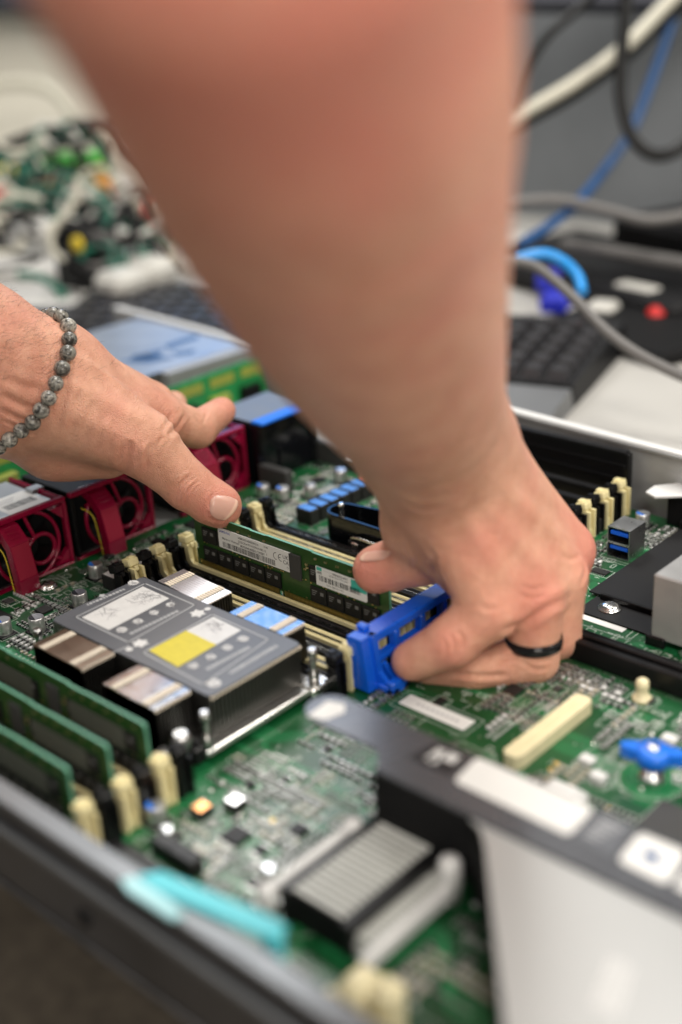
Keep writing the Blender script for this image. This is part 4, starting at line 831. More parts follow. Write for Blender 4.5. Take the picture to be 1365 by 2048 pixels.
# right keyboard
kb = thing('keyboard', 'black keyboard with grey palm rest on the desk at right', 'keyboard', (0, 330, -8))
e2 = np.array([-.282, .959, 0]); e1 = np.array([-.959, -.282, 0]); k0 = np.array([25.6, 287.0, -8])
def kp(a, b, z): return k0+e1*a+e2*b+np.array([0, 0, z])
def kbox(a0, a1, b0, b1, z0, z1a, z1b, inset=0):
    v = [kp(a0, b0, z0), kp(a1, b0, z0), kp(a1, b1, z0), kp(a0, b1, z0), kp(a0+inset, b0+inset, z1a), kp(a1-inset, b0+inset, z1a), kp(a1-inset, b1-inset, z1b), kp(a0+inset, b1-inset, z1b)]
    return MB().add(v, [(0, 1, 2, 3), (4, 5, 6, 7), (0, 1, 5, 4), (1, 2, 6, 5), (2, 3, 7, 6), (3, 0, 4, 7)])
kbox(0, 452, 66, 214, 0, 16, 24, 2).build('body', 'kb_body', kb); kbox(0, 452, 0, 65, 0, 9, 15, 2).build('palm_rest', 'kb_grey', kb)
for r in range(6):
    for c in range(12):
        a0 = 8+c*19.2+(0 if c < 4 else 6); b0 = 74+r*19.4+(5 if r == 5 else 0)
        kbox(a0, a0+16.6, b0, b0+16.4, 15, 24+r*1.3, 24.6+r*1.3, 3.0).build('key', 'key_black', kb)
# second keyboard, mostly behind the forearm
k2 = thing('keyboard', 'dark keyboard half hidden behind the upper forearm at left', 'keyboard', (-430, 340, -8)); e2 = np.array([-.52, .85, 0]); e1 = np.array([-.85, -.52, 0]); k0 = np.array([-300.0, 330.0, -8])
kbox(0, 200, 0, 150, 0, 14, 22, 2).build('body', 'kb_body', k2)
for r in range(6):
    for c in range(9): kbox(10+c*19.6, 27+c*19.6, 10+r*20, 27+r*20, 14, 22+r*1.2, 22.4+r*1.2, 2.6).build('key', 'key_black', k2)
# small things around the right keyboard
def lump(name, u, v, lift, sx, sy, sz, m, label, cat, rz=0.0, c=3.0, group=None, dmax=1900):
    p = desk(u, v, lift+sz*.5, dmax); b = MB().cbox(-sx/2, sx/2, -sy/2, sy/2, 0, sz, c); ca, sa = math.cos(rz), math.sin(rz)
    b.v = [(x*ca-y*sa+p[0], x*sa+y*ca+p[1], z+p[2]-sz/2) for x, y, z in b.v]; return solo(b, name, m, label, cat, (p[0], p[1], p[2]-sz/2), group)
lump('blue_plug', 1098, 560, 8, 22, 26, 18, 'plug_blue', 'dark blue plug block behind the keyboard, the farther one', 'plug', .5, 3, 'blue plugs'); lump('blue_plug', 1112, 604, 10, 24, 26, 16, 'plug_blue', 'dark blue plug block behind the keyboard, the nearer one', 'plug', .3, 3, 'blue plugs')
lump('red_plug', 1312, 628, 6, 14, 19, 11, 'plug_red', 'small bright red plug on the dark tray', 'plug', .6, 4)
lump('white_plug', 1275, 583, 12, 46, 22, 12, 'wire_white', 'white cable plug above the red plug', 'plug', -.2, 4); lump('white_plug', 1205, 615, 8, 26, 26, 10, 'wire_white', 'round white plug beside the arching grey cable', 'plug', .2, 4); lump('white_block', 1345, 600, 4, 90, 30, 14, 'desk_white', 'white block at the right edge behind the red plug', 'block', -.3, 3)
lump('black_tray', 1240, 545, 0, 300, 170, 22, 'kb_body', 'black tray of cables behind the keyboard at right', 'tray', -.25, 6); lump('black_tray', 1290, 660, 0, 150, 110, 12, 'black_matte', 'flat black pad under the red plug', 'pad', -.3, 3)
lump('black_box', 1380, 480, 10, 120, 100, 44, 'black_matte', 'black box at the right edge under the hanging cables', 'box', -.3, 6)
lump('grey_bar', 1330, 520, 38, 240, 14, 10, 'cable_grey', 'long grey bar lying across the black tray', 'bar', -.15, 3)
lump('white_sheet', 1120, 478, 6, 210, 60, 3, 'paper_white', 'white paper sheet at the foot of the grey panel', 'paper', .35, 1); lump('white_sheet', 1060, 515, 4, 90, 60, 3, 'paper_white', 'white paper corner beside the forearm edge', 'paper', .1, 1)
# clutter at upper left
def tube_px(name, pts, r, m, label, lift=40, d=None, cat='cable', group='tangled leads at upper left'):
    P = spline([W(u, v, d) if d else desk(u, v, lift) for u, v in pts], 7); b = MB().tube(P, r, 9); return solo(b, name, m, label, cat, tuple(P[len(P)//2]), group)
tube_px('grey_green_tube', [(-60, 185), (10, 168), (70, 168), (115, 190), (152, 235)], 9, 'cable_cream', 'pale tube arching across the cream cabinet', d=1800)
DD = 1480
for i, (pts, r, m, lb) in enumerate([
    ([(-20, 310), (30, 285), (110, 262), (205, 244), (250, 262)], 7, 'cable_black', 'black lead along the top of the tangle'),
    ([(-20, 318), (40, 300), (50, 350), (40, 390), (90, 410), (150, 418), (215, 438)], 11, 'cable_green', 'dark teal cable loop at the left of the tangle'),
    ([(95, 285), (150, 262), (190, 275), (215, 320), (205, 375)], 8, 'cable_green', 'dark teal cable loop around the green light'),
    ([(120, 290), (80, 300), (60, 335), (70, 372), (110, 385)], 10, 'cable_cream', 'cream cable ring left of the green light'),
    ([(110, 385), (150, 400), (200, 385), (225, 350), (235, 300), (215, 262)], 9, 'cable_cream', 'cream cable ring right of the green light'),
    ([(225, 235), (255, 290), (300, 330), (330, 385), (375, 440), (400, 500)], 7, 'cable_black', 'black lead running down beside the forearm'),
    ([(240, 230), (290, 300), (330, 350), (350, 410)], 4, 'cable_black', 'thin black lead nearest the forearm'),
    ([(120, 440), (190, 445), (260, 430), (330, 425), (380, 470)], 7, 'cable_black', 'black lead crossing the middle of the tangle'),
    ([(170, 490), (250, 485), (330, 480), (400, 500)], 6, 'cable_black', 'black lead between the white lumps'),
    ([(180, 575), (240, 545), (300, 530), (350, 490), (345, 450)], 6, 'cable_black', 'black lead rising from the keyboard'),
    ([(240, 450), (300, 440), (350, 455), (390, 450)], 6, 'cable_green', 'short teal lead right of the tangle'),
    ([(-10, 340), (20, 335), (60, 325)], 9, 'wire_yellow', 'dull yellow lead at the left edge')]):
    tube_px('tangled_lead', pts, r, m, lb, d=DD+i*14)
rw = random.Random(17); lead_cols = ['cable_black']*10+['cable_green']*5+['cable_cream', 'cable_cream', 'wire_white', 'cable_grey', 'wire_red']
for i in range(84):
    u0, v0 = rw.uniform(-20, 400), 0; v0 = rw.uniform(max(255, 225+.4*u0), 560); pts = [(u0, v0)]; a_ = rw.uniform(0, 6.28); cv = rw.uniform(-.9, .9)
    for _ in range(rw.randint(3, 6)): pts.append((pts[-1][0]+rw.uniform(22, 46)*math.cos(a_), min(590, max(250, pts[-1][1]+rw.uniform(18, 34)*math.sin(a_))))); a_ += cv
    rr0 = rw.uniform(2.0, 4.4); cc0 = rw.choice(lead_cols); tube_px('tangled_lead', pts, rr0, cc0, 'thin %s lead in the blurred tangle at upper left' % cc0.split('_')[1], d=min(1400+rw.uniform(0, 120), 1400 if v0 < 450 else 1250), group='thin %s leads in the tangle' % cc0.split('_')[1])
def ball(u, v, d, rx, ry, m, label, cat, name, emit=False):
    p = W(u, v, d); b = MB().cbox(p[0]-rx, p[0]+rx, p[1]-rx, p[1]+rx, p[2]-ry, p[2]+ry, min(rx, ry)*.6); return solo(b, name, m, label, cat, (p[0], p[1], p[2]-ry))
ball(128, 328, 1440, 20, 11, 'led_green', 'bright green lit indicator in the blurred tangle', 'indicator light', 'indicator_light'); ball(182, 318, 1446, 13, 8, 'led_green', 'smaller green lit indicator beside the bright one', 'indicator light', 'indicator_light')
for u, v, d, a, c, m, lb, nm, ct in ((190, 338, 1438, 18, 10, 'backplane_light', 'olive yellow block right of the green light', 'block', 'block'), (106, 372, 1435, 15, 10, 'wire_orange', 'orange plug below the green light', 'plug', 'plug'), (200, 366, 1435, 17, 9, 'wire_orange', 'orange plug at the right of the ring', 'plug', 'plug'), (120, 382, 1436, 9, 6, 'wire_red', 'red plug beside the orange plug', 'plug', 'plug'), (176, 358, 1433, 9, 6, 'wire_red', 'red plug inside the cream ring', 'plug', 'plug'), (155, 362, 1430, 18, 10, 'wire_white', 'pale plug in the middle of the ring', 'plug', 'plug'),
        (2, 400, 1445, 16, 18, 'wire_red', 'pinkish red lump at the left edge', 'lump', 'lump'), (250, 380, 1470, 22, 26, 'wire_white', 'large white lump right of the ring', 'lump', 'lump'), (225, 390, 1466, 9, 9, 'wire_red', 'red plug beside the large white lump', 'plug', 'plug'), (290, 412, 1475, 20, 14, 'cable_cream', 'cream lump beside the large white lump', 'lump', 'lump'), (335, 410, 1480, 20, 14, 'cable_cream', 'cream lump nearest the forearm', 'lump', 'lump'), (325, 360, 1490, 12, 22, 'cable_cream', 'narrow cream lump beside the forearm', 'lump', 'lump'),
        (230, 482, 1330, 32, 13, 'wire_white', 'long white lump above the black adapter', 'lump', 'lump'), (260, 520, 1280, 26, 12, 'wire_white', 'flat white lump in the middle of the clutter', 'lump', 'lump'), (305, 545, 1230, 30, 20, 'wire_white', 'big white lump beside the dark keyboard', 'lump', 'lump'), (245, 565, 1200, 30, 16, 'wire_white', 'white lump left of the dark keyboard', 'lump', 'lump'), (385, 520, 1260, 26, 18, 'wire_white', 'white lump just left of the forearm', 'lump', 'lump'), (330, 505, 1290, 26, 12, 'wire_white', 'low white lump behind the big one', 'lump', 'lump'), (50, 430, 1420, 18, 10, 'cable_cream', 'cream block at lower left of the tangle', 'block', 'block'), (90, 455, 1400, 26, 12, 'paper_white', 'pale box left of the black adapter', 'box', 'box')):
    ball(u, v, d, a*.72, c*.72, m, lb, ct, nm)
p = W(175, 505, 1290); bx = thing('power_adapter', 'black adapter with a yellow dot in the blurred clutter', 'adapter', (p[0], p[1], -8))
MB().cbox(p[0]-26, p[0]+26, p[1]-26, p[1]+26, p[2]-46, p[2]+30, 6).build('case', 'black_matte', bx); q = W(155, 489, 1238); MB().lathe(tuple(q), [(0, -3), (8, -2), (8, 2), (0, 3)], 14, 0, 'y').build('dot', 'wire_yellow', bx)
for u, v, sx, sy, sz, rz, lb in ((40, 520, 300, 170, 16, .5, 'white box lid lying at the left edge'), (95, 600, 330, 110, 10, .62, 'long white tray in front of the box lid'), (20, 470, 200, 90, 30, .55, 'white box behind the lid at the left edge')):
    lump('white_box', u, v, 0, sx, sy, sz, 'paper_white', lb, 'box', rz, 3)
lump('dark_board', 240, 650, 0, 330, 110, 12, 'navy', 'dark navy board lying behind the drive cage', 'board', .62, 2)
# ================================================================== hands: blended volumes -> one continuous skin each
def surface_nets(F, org, h):
    s = F < 0; nx, ny, nz = F.shape
    cells = np.zeros((nx-1, ny-1, nz-1), np.int8)
    for i in (0, 1):
        for j in (0, 1):
            for k in (0, 1): cells += s[i:nx-1+i, j:ny-1+j, k:nz-1+k]
    act = (cells > 0) & (cells < 8); I, J, K = np.nonzero(act); idx = -np.ones(act.shape, np.int64); idx[I, J, K] = np.arange(len(I))
    acc = np.zeros((len(I), 3)); cnt = np.zeros(len(I))
    for ax in range(3):
        o1, o2 = [a for a in range(3) if a != ax]
        for a in (0, 1):
            for b in (0, 1):
                d0 = [0, 0, 0]; d0[o1] = a; d0[o2] = b; d1 = list(d0); d1[ax] = 1
                f0 = F[I+d0[0], J+d0[1], K+d0[2]]; f1 = F[I+d1[0], J+d1[1], K+d1[2]]; m = (f0 < 0) != (f1 < 0)
                t = np.where(m, f0/np.where(m, f0-f1, 1), 0); p = np.zeros((len(I), 3)); p[:, o1] = a; p[:, o2] = b; p[:, ax] = t
                acc[m] += p[m]; cnt[m] += 1
    V = (np.stack([I, J, K], 1)+acc/cnt[:, None])*h+org
    Q = []
    for ax in range(3):
        o1, o2 = (ax+1) % 3, (ax+2) % 3
        sl0 = [slice(None)]*3; sl1 = [slice(None)]*3; sl0[ax] = slice(0, -1); sl1[ax] = slice(1, None)
        A, B = s[tuple(sl0)], s[tuple(sl1)]; P = np.stack(np.nonzero(A != B), 1); P = P[(P[:, o1] > 0) & (P[:, o2] > 0) & (P[:, o1] < F.shape[o1]-1) & (P[:, o2] < F.shape[o2]-1)]
        def g(da, db): q = P.copy(); q[:, o1] -= da; q[:, o2] -= db; return idx[q[:, 0], q[:, 1], q[:, 2]]
        q = np.stack([g(1, 1), g(0, 1), g(0, 0), g(1, 0)], 1); fl_ = ~A[P[:, 0], P[:, 1], P[:, 2]]; q[fl_] = q[fl_][:, ::-1]; Q.append(q)
    return V, np.concatenate(Q)
def blend(prims, h, pad=8):
    """prims: (pointA, rA, pointB, rB, k, flat) in board mm; later ones are blended into the earlier with radius k"""
    P = np.array([p for q in prims for p in (np.array(q[0])-q[1], np.array(q[0])+q[1], np.array(q[2])-q[3], np.array(q[2])+q[3])])
    lo = P.min(0)-pad; n = np.ceil((P.max(0)+pad-lo)/h).astype(int)+1
    F = np.full(n, 30.0, np.float32)
    for a, ra, b, rb_, k in prims:
        a, b = np.array(a, float), np.array(b, float); m = max(ra, rb_)+k+4*h+4
        i0 = np.maximum(((np.minimum(a, b)-m-lo)/h).astype(int), 0); i1 = np.minimum(((np.maximum(a, b)+m-lo)/h).astype(int)+2, n)
        ax = [(lo[d]+h*np.arange(i0[d], i1[d])).astype(np.float32) for d in range(3)]
        X, Y, Z = ax[0][:, None, None], ax[1][None, :, None], ax[2][None, None, :]
        ba = b-a; L2 = float(ba@ba)+1e-9
        t = np.clip(((X-a[0])*ba[0]+(Y-a[1])*ba[1]+(Z-a[2])*ba[2])/L2, 0, 1)
        d = np.sqrt((X-a[0]-t*ba[0])**2+(Y-a[1]-t*ba[1])**2+(Z-a[2]-t*ba[2])**2)-(ra+(rb_-ra)*t)
        sub = F[i0[0]:i1[0], i0[1]:i1[1], i0[2]:i1[2]]; e = np.maximum(k-np.abs(sub-d), 0) if k > 0 else 0
        sub[...] = np.minimum(sub, d)-(e*e/(4*k) if k > 0 else 0)
    return surface_nets(F, lo, h)
def relax(V, Q, it=3, lam=.5):
    E = np.concatenate([Q[:, [0, 1]], Q[:, [1, 2]], Q[:, [2, 3]], Q[:, [3, 0]]])
    for _ in range(it):
        nv = len(V); c = np.bincount(E.ravel(), minlength=nv); acc = np.stack([np.bincount(E[:, 0], V[E[:, 1], d], nv)+np.bincount(E[:, 1], V[E[:, 0], d], nv) for d in range(3)], 1)
        V = V+lam*(acc/np.maximum(c, 1)[:, None]-V)
    return V
def normals(V, Q):
    n = np.cross(V[Q[:, 2]]-V[Q[:, 0]], V[Q[:, 3]]-V[Q[:, 1]]); N_ = np.stack([sum(np.bincount(Q[:, k], n[:, d], len(V)) for k in range(4)) for d in range(3)], 1)
    return N_/(np.linalg.norm(N_, axis=1)[:, None]+1e-12)
def subdivide(V, Q):
    me = bpy.data.meshes.new('t'); me.from_pydata(V.tolist(), [], Q.tolist()); o = bpy.data.objects.new('t', me); C.objects.link(o); md = o.modifiers.new('s', 'SUBSURF'); md.levels = 1; md.subdivision_type = 'CATMULL_CLARK'
    bpy.context.view_layer.update(); e = o.evaluated_get(bpy.context.evaluated_depsgraph_get()).to_mesh()
    v = np.zeros(len(e.vertices)*3); e.vertices.foreach_get('co', v); q = np.zeros(len(e.loops), np.int64); e.loops.foreach_get('vertex_index', q); o.to_mesh_clear(); bpy.data.objects.remove(o); bpy.data.meshes.remove(me)
    return v.reshape(-1, 3), q.reshape(-1, 4)
def hit(tree, u, v):
    d = W(u, v, 1.0)-CP; d = d/np.linalg.norm(d); r = tree.ray_cast(Vector(CP), Vector(d)); return (np.array(r[0]), np.array(r[1])) if r[0] is not None else (None, None)
def crease(V, Nn, tree, pts, width, depth, n=8):
    S_ = [hit(tree, p[0], p[1])[0] for p in spline([(a, b, 0) for a, b in pts], n)]; S_ = [s for s in S_ if s is not None]
    if len(S_) < 2: return V
    S_ = np.array(S_); lo, hi = S_.min(0)-width*4, S_.max(0)+width*4; sel = np.nonzero(((V > lo) & (V < hi)).all(1))[0]; best = np.full(len(sel), 1e9); tt = np.zeros(len(sel))
    for i in range(len(S_)-1):
        a, ba = S_[i], S_[i+1]-S_[i]; t = np.clip(((V[sel]-a)@ba)/(ba@ba+1e-9), 0, 1); d = np.linalg.norm(V[sel]-a-t[:, None]*ba, axis=1); mm = d < best; best[mm] = d[mm]; tt[mm] = (i+t[mm])/(len(S_)-1)
    fade = np.clip(np.minimum(tt, 1-tt)*5, 0, 1)**.6
    V[sel] -= Nn[sel]*(depth*fade*(np.exp(-(best/width)**2)-.35*np.exp(-((best-width*2)/width)**2)))[:, None]
    return V
def skin_material():
    m = bpy.data.materials.new('skin'); m.use_nodes = True; nt = m.node_tree; N = nt.nodes; L = nt.links; b = N['Principled BSDF']; tc = N.new('ShaderNodeTexCoord')
    at = N.new('ShaderNodeAttribute'); at.attribute_name = 'flush_shade'
    def noise(sc, det=4, ro=.55):
        n = N.new('ShaderNodeTexNoise'); n.inputs['Scale'].default_value = sc; n.inputs['Detail'].default_value = det; n.inputs['Roughness'].default_value = ro; L.new(tc.outputs['Object'], n.inputs['Vector']); return n.outputs[0]
    r = N.new('ShaderNodeValToRGB'); r.color_ramp.elements[0].color = (0.60, 0.290, 0.190, 1); r.color_ramp.elements[1].color = (0.77, 0.430, 0.295, 1); r.color_ramp.elements[0].position = .35; r.color_ramp.elements[1].position = .65; L.new(noise(70, 6, .65), r.inputs[0])
    bl = N.new('ShaderNodeValToRGB'); bl.color_ramp.elements[0].position = .46; bl.color_ramp.elements[1].position = .72; bl.color_ramp.elements[1].color = (.5, .5, .5, 1); L.new(noise(34, 3), bl.inputs[0])
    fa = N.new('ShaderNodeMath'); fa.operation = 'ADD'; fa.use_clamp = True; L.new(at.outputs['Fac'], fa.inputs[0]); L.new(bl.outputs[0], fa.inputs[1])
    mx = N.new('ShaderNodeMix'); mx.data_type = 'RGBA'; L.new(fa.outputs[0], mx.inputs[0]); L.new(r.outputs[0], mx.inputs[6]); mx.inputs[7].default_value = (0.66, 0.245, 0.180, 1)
    fr = N.new('ShaderNodeValToRGB'); fr.color_ramp.elements[0].position = .60; fr.color_ramp.elements[1].position = .78; L.new(noise(420, 2), fr.inputs[0]); ml = N.new('ShaderNodeMath'); ml.operation = 'MULTIPLY'; ml.inputs[1].default_value = .28; L.new(fr.outputs[0], ml.inputs[0])
    m2 = N.new('ShaderNodeMix'); m2.data_type = 'RGBA'; L.new(ml.outputs[0], m2.inputs[0]); L.new(mx.outputs[2], m2.inputs[6]); m2.inputs[7].default_value = (0.45, 0.20, 0.12, 1)
    L.new(m2.outputs[2], b.inputs['Base Color']); b.inputs['Roughness'].default_value = .46; _inp(b, 'Specular IOR Level', .42)
    _inp(b, 'Subsurface Weight', .22); _inp(b, 'Subsurface Radius', (0.004, 0.0016, 0.0008)); _inp(b, 'Subsurface Scale', 1.0)
    vo = N.new('ShaderNodeTexVoronoi'); vo.inputs['Scale'].default_value = 900; vo.feature = 'DISTANCE_TO_EDGE'; L.new(tc.outputs['Object'], vo.inputs['Vector'])
    ad = N.new('ShaderNodeMath'); ad.operation = 'ADD'; L.new(noise(1500, 3), ad.inputs[0]); L.new(vo.outputs['Distance'], ad.inputs[1]); ad2 = N.new('ShaderNodeMath'); ad2.operation = 'ADD'; L.new(ad.outputs[0], ad2.inputs[0]); L.new(noise(260, 4), ad2.inputs[1])
    bp = N.new('ShaderNodeBump'); bp.inputs['Strength'].default_value = .75; bp.inputs['Distance'].default_value = .0008; L.new(ad2.outputs[0], bp.inputs['Height']); L.new(bp.outputs[0], b.inputs['Normal'])
    MATS['skin'] = m
skin_material()
def skin_object(name, V, Q, parent, flush_shade, off):
    me = bpy.data.meshes.new(name); me.from_pydata(((V-np.array(off))*MM).tolist(), [], Q.tolist()); me.materials.append(M('skin')); me.polygons.foreach_set('use_smooth', [True]*len(me.polygons))
    at = me.attributes.new('flush_shade', 'FLOAT', 'POINT'); f = np.zeros(len(V))
    for p, r, a in flush_shade: f = np.maximum(f, a*np.exp(-(np.linalg.norm(V-np.array(p), axis=1)/r)**2))
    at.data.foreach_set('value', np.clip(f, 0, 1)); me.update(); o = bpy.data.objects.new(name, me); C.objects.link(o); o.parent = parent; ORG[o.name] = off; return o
def nail(tree, corners, parent, name='fingernail', lift=.35, edge=.16):
    """corners: base-left, base-right, tip-right, tip-left of the nail in photo pixels, laid on the skin"""
    n, k = 14, 12; A, B, D, E = [np.array(c, float) for c in corners]; G = []; nn_ = []
    for i in range(n+1):
        for j in range(k+1):
            s, t = i/n, j/k; x = 2*s-1; y = 2*t-1; x, y = x*math.sqrt(1-.42*y*y), y*math.sqrt(1-.36*x*x); s, t = (x+1)/2, (y+1)/2
            p = (1-s)*((1-t)*A+t*B)+s*((1-t)*E+t*D); h_, nr = hit(tree, *p); G.append(h_); nn_.append(nr)
    ok = [g for g in G if g is not None]; mid = np.mean(ok, 0); mn = np.mean([q for q in nn_ if q is not None], 0); mn /= np.linalg.norm(mn)
    V = []
    for q, (g, nr) in enumerate(zip(G, nn_)):
        i, j = divmod(q, k+1); bord = min(i, n-i+1.2, j, k-j)
        if g is None: g, nr = mid, mn
        V.append(g+mn*(lift*min(1, .15+bord*.42)+ (.30 if i >= n-1 else 0)))
    mb = MB()
    for i in range(n):
        for j in range(k):
            a = i*(k+1)+j; mb.f.append((a, a+1, a+k+2, a+k+1)); mb.mi.append(1 if i >= n-2 else 0); mb.sm.append(True)
    mb.v = [tuple(v) for v in V]
    o = mb.build(name, ['nail', 'nail_edge'], parent); sd = o.modifiers.new('smooth', 'SUBSURF'); sd.levels = 1; sd.render_levels = 1; th = o.modifiers.new('thick', 'SOLIDIFY'); th.thickness = .0004; th.offset = -1
    return o
person = thing('person', 'two bare forearms and hands pressing the memory module into its slot', 'person', (0, 0, 40))
PO = (0, 0, 40)
def cone(a, b, k): return (W(*a[:3]), a[3], W(*b[:3]), b[3], k)
# ---- left hand (bracelet): photo pixel, depth and radius of every joint
LH = [cone((-760, 300, 520, 47), (-200, 640, 594, 42), 0), cone((-200, 620, 592, 40), (-20, 735, 615, 34), 8), cone((-200, 668, 600, 38), (-20, 768, 622, 33), 10),
      cone((-20, 718, 612, 32), (75, 756, 622, 26), 10), cone((-20, 770, 618, 33), (60, 800, 624, 26), 10), cone((75, 752, 622, 25), (115, 744, 626, 23.5), 8), cone((40, 830, 632, 22), (110, 880, 645, 19), 9),
      cone((108, 740, 628, 22.5), (312, 838, 664, 14.6), 10), cone((102, 735, 642, 20), (300, 814, 690, 14), 9), cone((98, 735, 655, 19), (272, 814, 712, 13), 9), cone((92, 755, 662, 18), (240, 830, 728, 12), 9),
      cone((95, 800, 632, 25), (225, 858, 640, 20), 10), cone((110, 880, 645, 19), (210, 880, 665, 19), 9), cone((150, 900, 650, 13), (215, 905, 650, 13), 8),
      cone((140, 812, 620, 24), (285, 886, 627, 16.5), 9), cone((285, 886, 627, 16.2), (376, 972, 636, 12.0), 5), cone((376, 972, 636, 12.0), (436, 1009, 641, 11.0), 4), cone((420, 1004, 640, 11.4), (442, 1014, 643, 10.6), 3),
      cone((312, 838, 664, 13.8), (395, 858, 690, 10.4), 4), cone((395, 858, 690, 10.2), (444, 822, 712, 8.0), 3),
      cone((300, 812, 690, 13), (342, 826, 715, 9.6), 3), cone((342, 826, 715, 9.4), (348, 808, 735, 7.8), 2),
      cone((272, 812, 712, 12), (318, 845, 742, 9), 3), cone((318, 845, 742, 9), (330, 868, 760, 7.5), 2), cone((240, 830, 728, 11), (285, 862, 752, 8), 3), cone((285, 862, 752, 8), (295, 885, 765, 7), 2)]
V, Q = blend(LH, 1.0); V = relax(V, Q, 3); V, Q = subdivide(V, Q)
Nn = normals(V, Q); tree = BVHTree.FromPolygons(V.tolist(), Q.tolist())
for pts, w_, d_ in [
    ([(352, 1012), (354, 985), (368, 962), (388, 948)], 1.0, .55), ([(361, 1018), (362, 990), (376, 965), (396, 954)], .8, .42), ([(371, 1022), (371, 996), (384, 972), (402, 960)], .7, .35), ([(345, 1000), (348, 978), (360, 955)], .8, .3), ([(380, 1000), (388, 980), (402, 968)], .6, .25),   # thumb joint folds
    ([(248, 968), (251, 940), (256, 910), (262, 880)], 2.6, 1.5), ([(272, 930), (276, 905), (282, 880)], 1.2, .6), ([(292, 938), (296, 910), (305, 885)], 1.2, .5), ([(236, 930), (240, 905), (243, 880)], 1.3, .5), ([(310, 905), (318, 885), (330, 872)], 1.0, .35),    # folds at the thumb base
    ([(112, 868), (128, 800), (140, 740)], 1.8, .5), ([(140, 880), (152, 820), (160, 780)], 1.8, .45), ([(165, 885), (178, 835), (186, 800)], 1.7, .4), ([(190, 900), (200, 860), (208, 830)], 1.6, .4), ([(215, 905), (224, 870), (230, 840)], 1.5, .35),     # skin folds on the ball of the thumb
    ([(335, 872), (348, 862), (360, 848), (372, 828)], 1.6, .8), ([(322, 866), (336, 845), (345, 822)], 1.3, .4),                                       # web between thumb and index
    ([(0, 788), (50, 812), (98, 822)], 1.8, 1.1), ([(0, 818), (45, 840), (80, 850)], 1.4, .7), ([(0, 752), (50, 772), (95, 780)], 1.8, .7), ([(10, 840), (50, 862), (75, 868)], 1.2, .5), ([(405, 850), (412, 832), (418, 818)], .9, .3),
    ([(415, 1022), (420, 1036), (436, 1044)], 1.0, .35), ([(418, 1018), (420, 1000), (430, 985)], .9, .4)]:
    V = crease(V, Nn, tree, pts, w_, d_)
# tendons raised under the skin of the back
for pts, w_, d_ in [([(120, 690), (200, 742), (300, 815)], 3.0, -.8), ([(130, 760), (210, 800), (290, 850)], 3.5, -.6), ([(150, 830), (230, 868), (300, 905)], 4.0, -.5)]: V = crease(V, Nn, tree, pts, w_, d_)
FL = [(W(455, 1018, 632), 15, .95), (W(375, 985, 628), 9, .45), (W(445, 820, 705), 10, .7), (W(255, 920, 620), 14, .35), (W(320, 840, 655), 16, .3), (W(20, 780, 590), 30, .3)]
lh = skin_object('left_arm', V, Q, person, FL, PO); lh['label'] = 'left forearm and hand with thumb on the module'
tree = BVHTree.FromPolygons(V.tolist(), Q.tolist())
nail(tree, [(424, 985), (416, 1030), (452, 1047), (487, 999)], lh)
hm = MB(); rh_ = random.Random(6)
for _ in range(420):
    u0, v0 = rh_.uniform(-10, 235), rh_.uniform(560, 760)
    p0, n0 = hit(tree, u0, v0)
    if p0 is None or rh_.random() > .35+.65*(u0 < 120): continue
    g_ = np.array(RC[0])*rh_.uniform(.2, 1)-np.array(RC[1])*rh_.uniform(-.3, .6); g_ -= n0*(g_@n0); l_ = rh_.uniform(4, 9)
    hm.tube([p0, p0+n0*l_*.25+g_*l_*.35, p0+n0*l_*.38+g_*l_*.8], [.055, .045, .015], 3)
hm.build('arm_hair', 'hair_brown', lh)['kind'] = 'stuff'
# ---- right hand (ring): reaches down from above the camera
ARM = spline([(500, -260, 238, 49), (595, 61, 280, 48.4), (642, 230, 311, 48), (662, 312, 328, 47.4), (715, 492, 371, 44.6), (770, 655, 423, 40.6), (824, 785, 474, 35), (862, 868, 514, 30), (888, 935, 536, 26)], 3)
RH = [cone(tuple(p_), tuple(q_), 2 if i_ else 0) for i_, (p_, q_) in enumerate(zip(ARM, ARM[1:]))]+[
      cone((862, 868, 514, 28), (930, 1010, 540, 23), 18), cone((888, 935, 534, 22.5), (925, 1010, 545, 23), 14), cone((905, 900, 530, 25), (985, 1030, 556, 22), 14),
      cone((930, 900, 548, 21), (1128, 1102, 578, 14), 9), cone((912, 915, 538, 21), (1112, 1155, 562, 14), 9), cone((890, 925, 528, 21), (1068, 1192, 546, 13.5), 9), cone((880, 940, 526, 19.5), (982, 1215, 534, 13), 9),
      cone((880, 960, 545, 25), (985, 1120, 560, 22), 10), cone((868, 950, 542, 20), (842, 1045, 562, 17), 9), cone((870, 1040, 555, 20), (1000, 1160, 560, 18), 9),
      cone((838, 1045, 562, 16), (838, 1112, 570, 13.2), 5), cone((838, 1112, 570, 13), (760, 1138, 580, 11.2), 4), cone((775, 1135, 579, 11.6), (752, 1140, 581, 10.6), 3),
      cone((982, 1215, 534, 12.6), (905, 1283, 538, 11), 4), cone((905, 1283, 538, 11), (824, 1322, 548, 9), 3),
      cone((1068, 1192, 546, 13.2), (1068, 1318, 557, 11), 3), cone((1068, 1318, 557, 11), (950, 1340, 556, 9.4), 2.5), cone((950, 1340, 556, 9.4), (850, 1338, 562, 8.4), 2),
      cone((1112, 1155, 562, 13.8), (1112, 1270, 572, 11.4), 3), cone((1112, 1270, 572, 11.4), (1000, 1322, 576, 9.6), 2), cone((1000, 1322, 576, 9.6), (890, 1318, 578, 8.6), 2),
      cone((1128, 1102, 578, 14), (1112, 1210, 588, 11), 3), cone((1112, 1210, 588, 11), (1000, 1275, 588, 9.4), 2), cone((1000, 1275, 588, 9.4), (905, 1275, 582, 8.6), 2)]
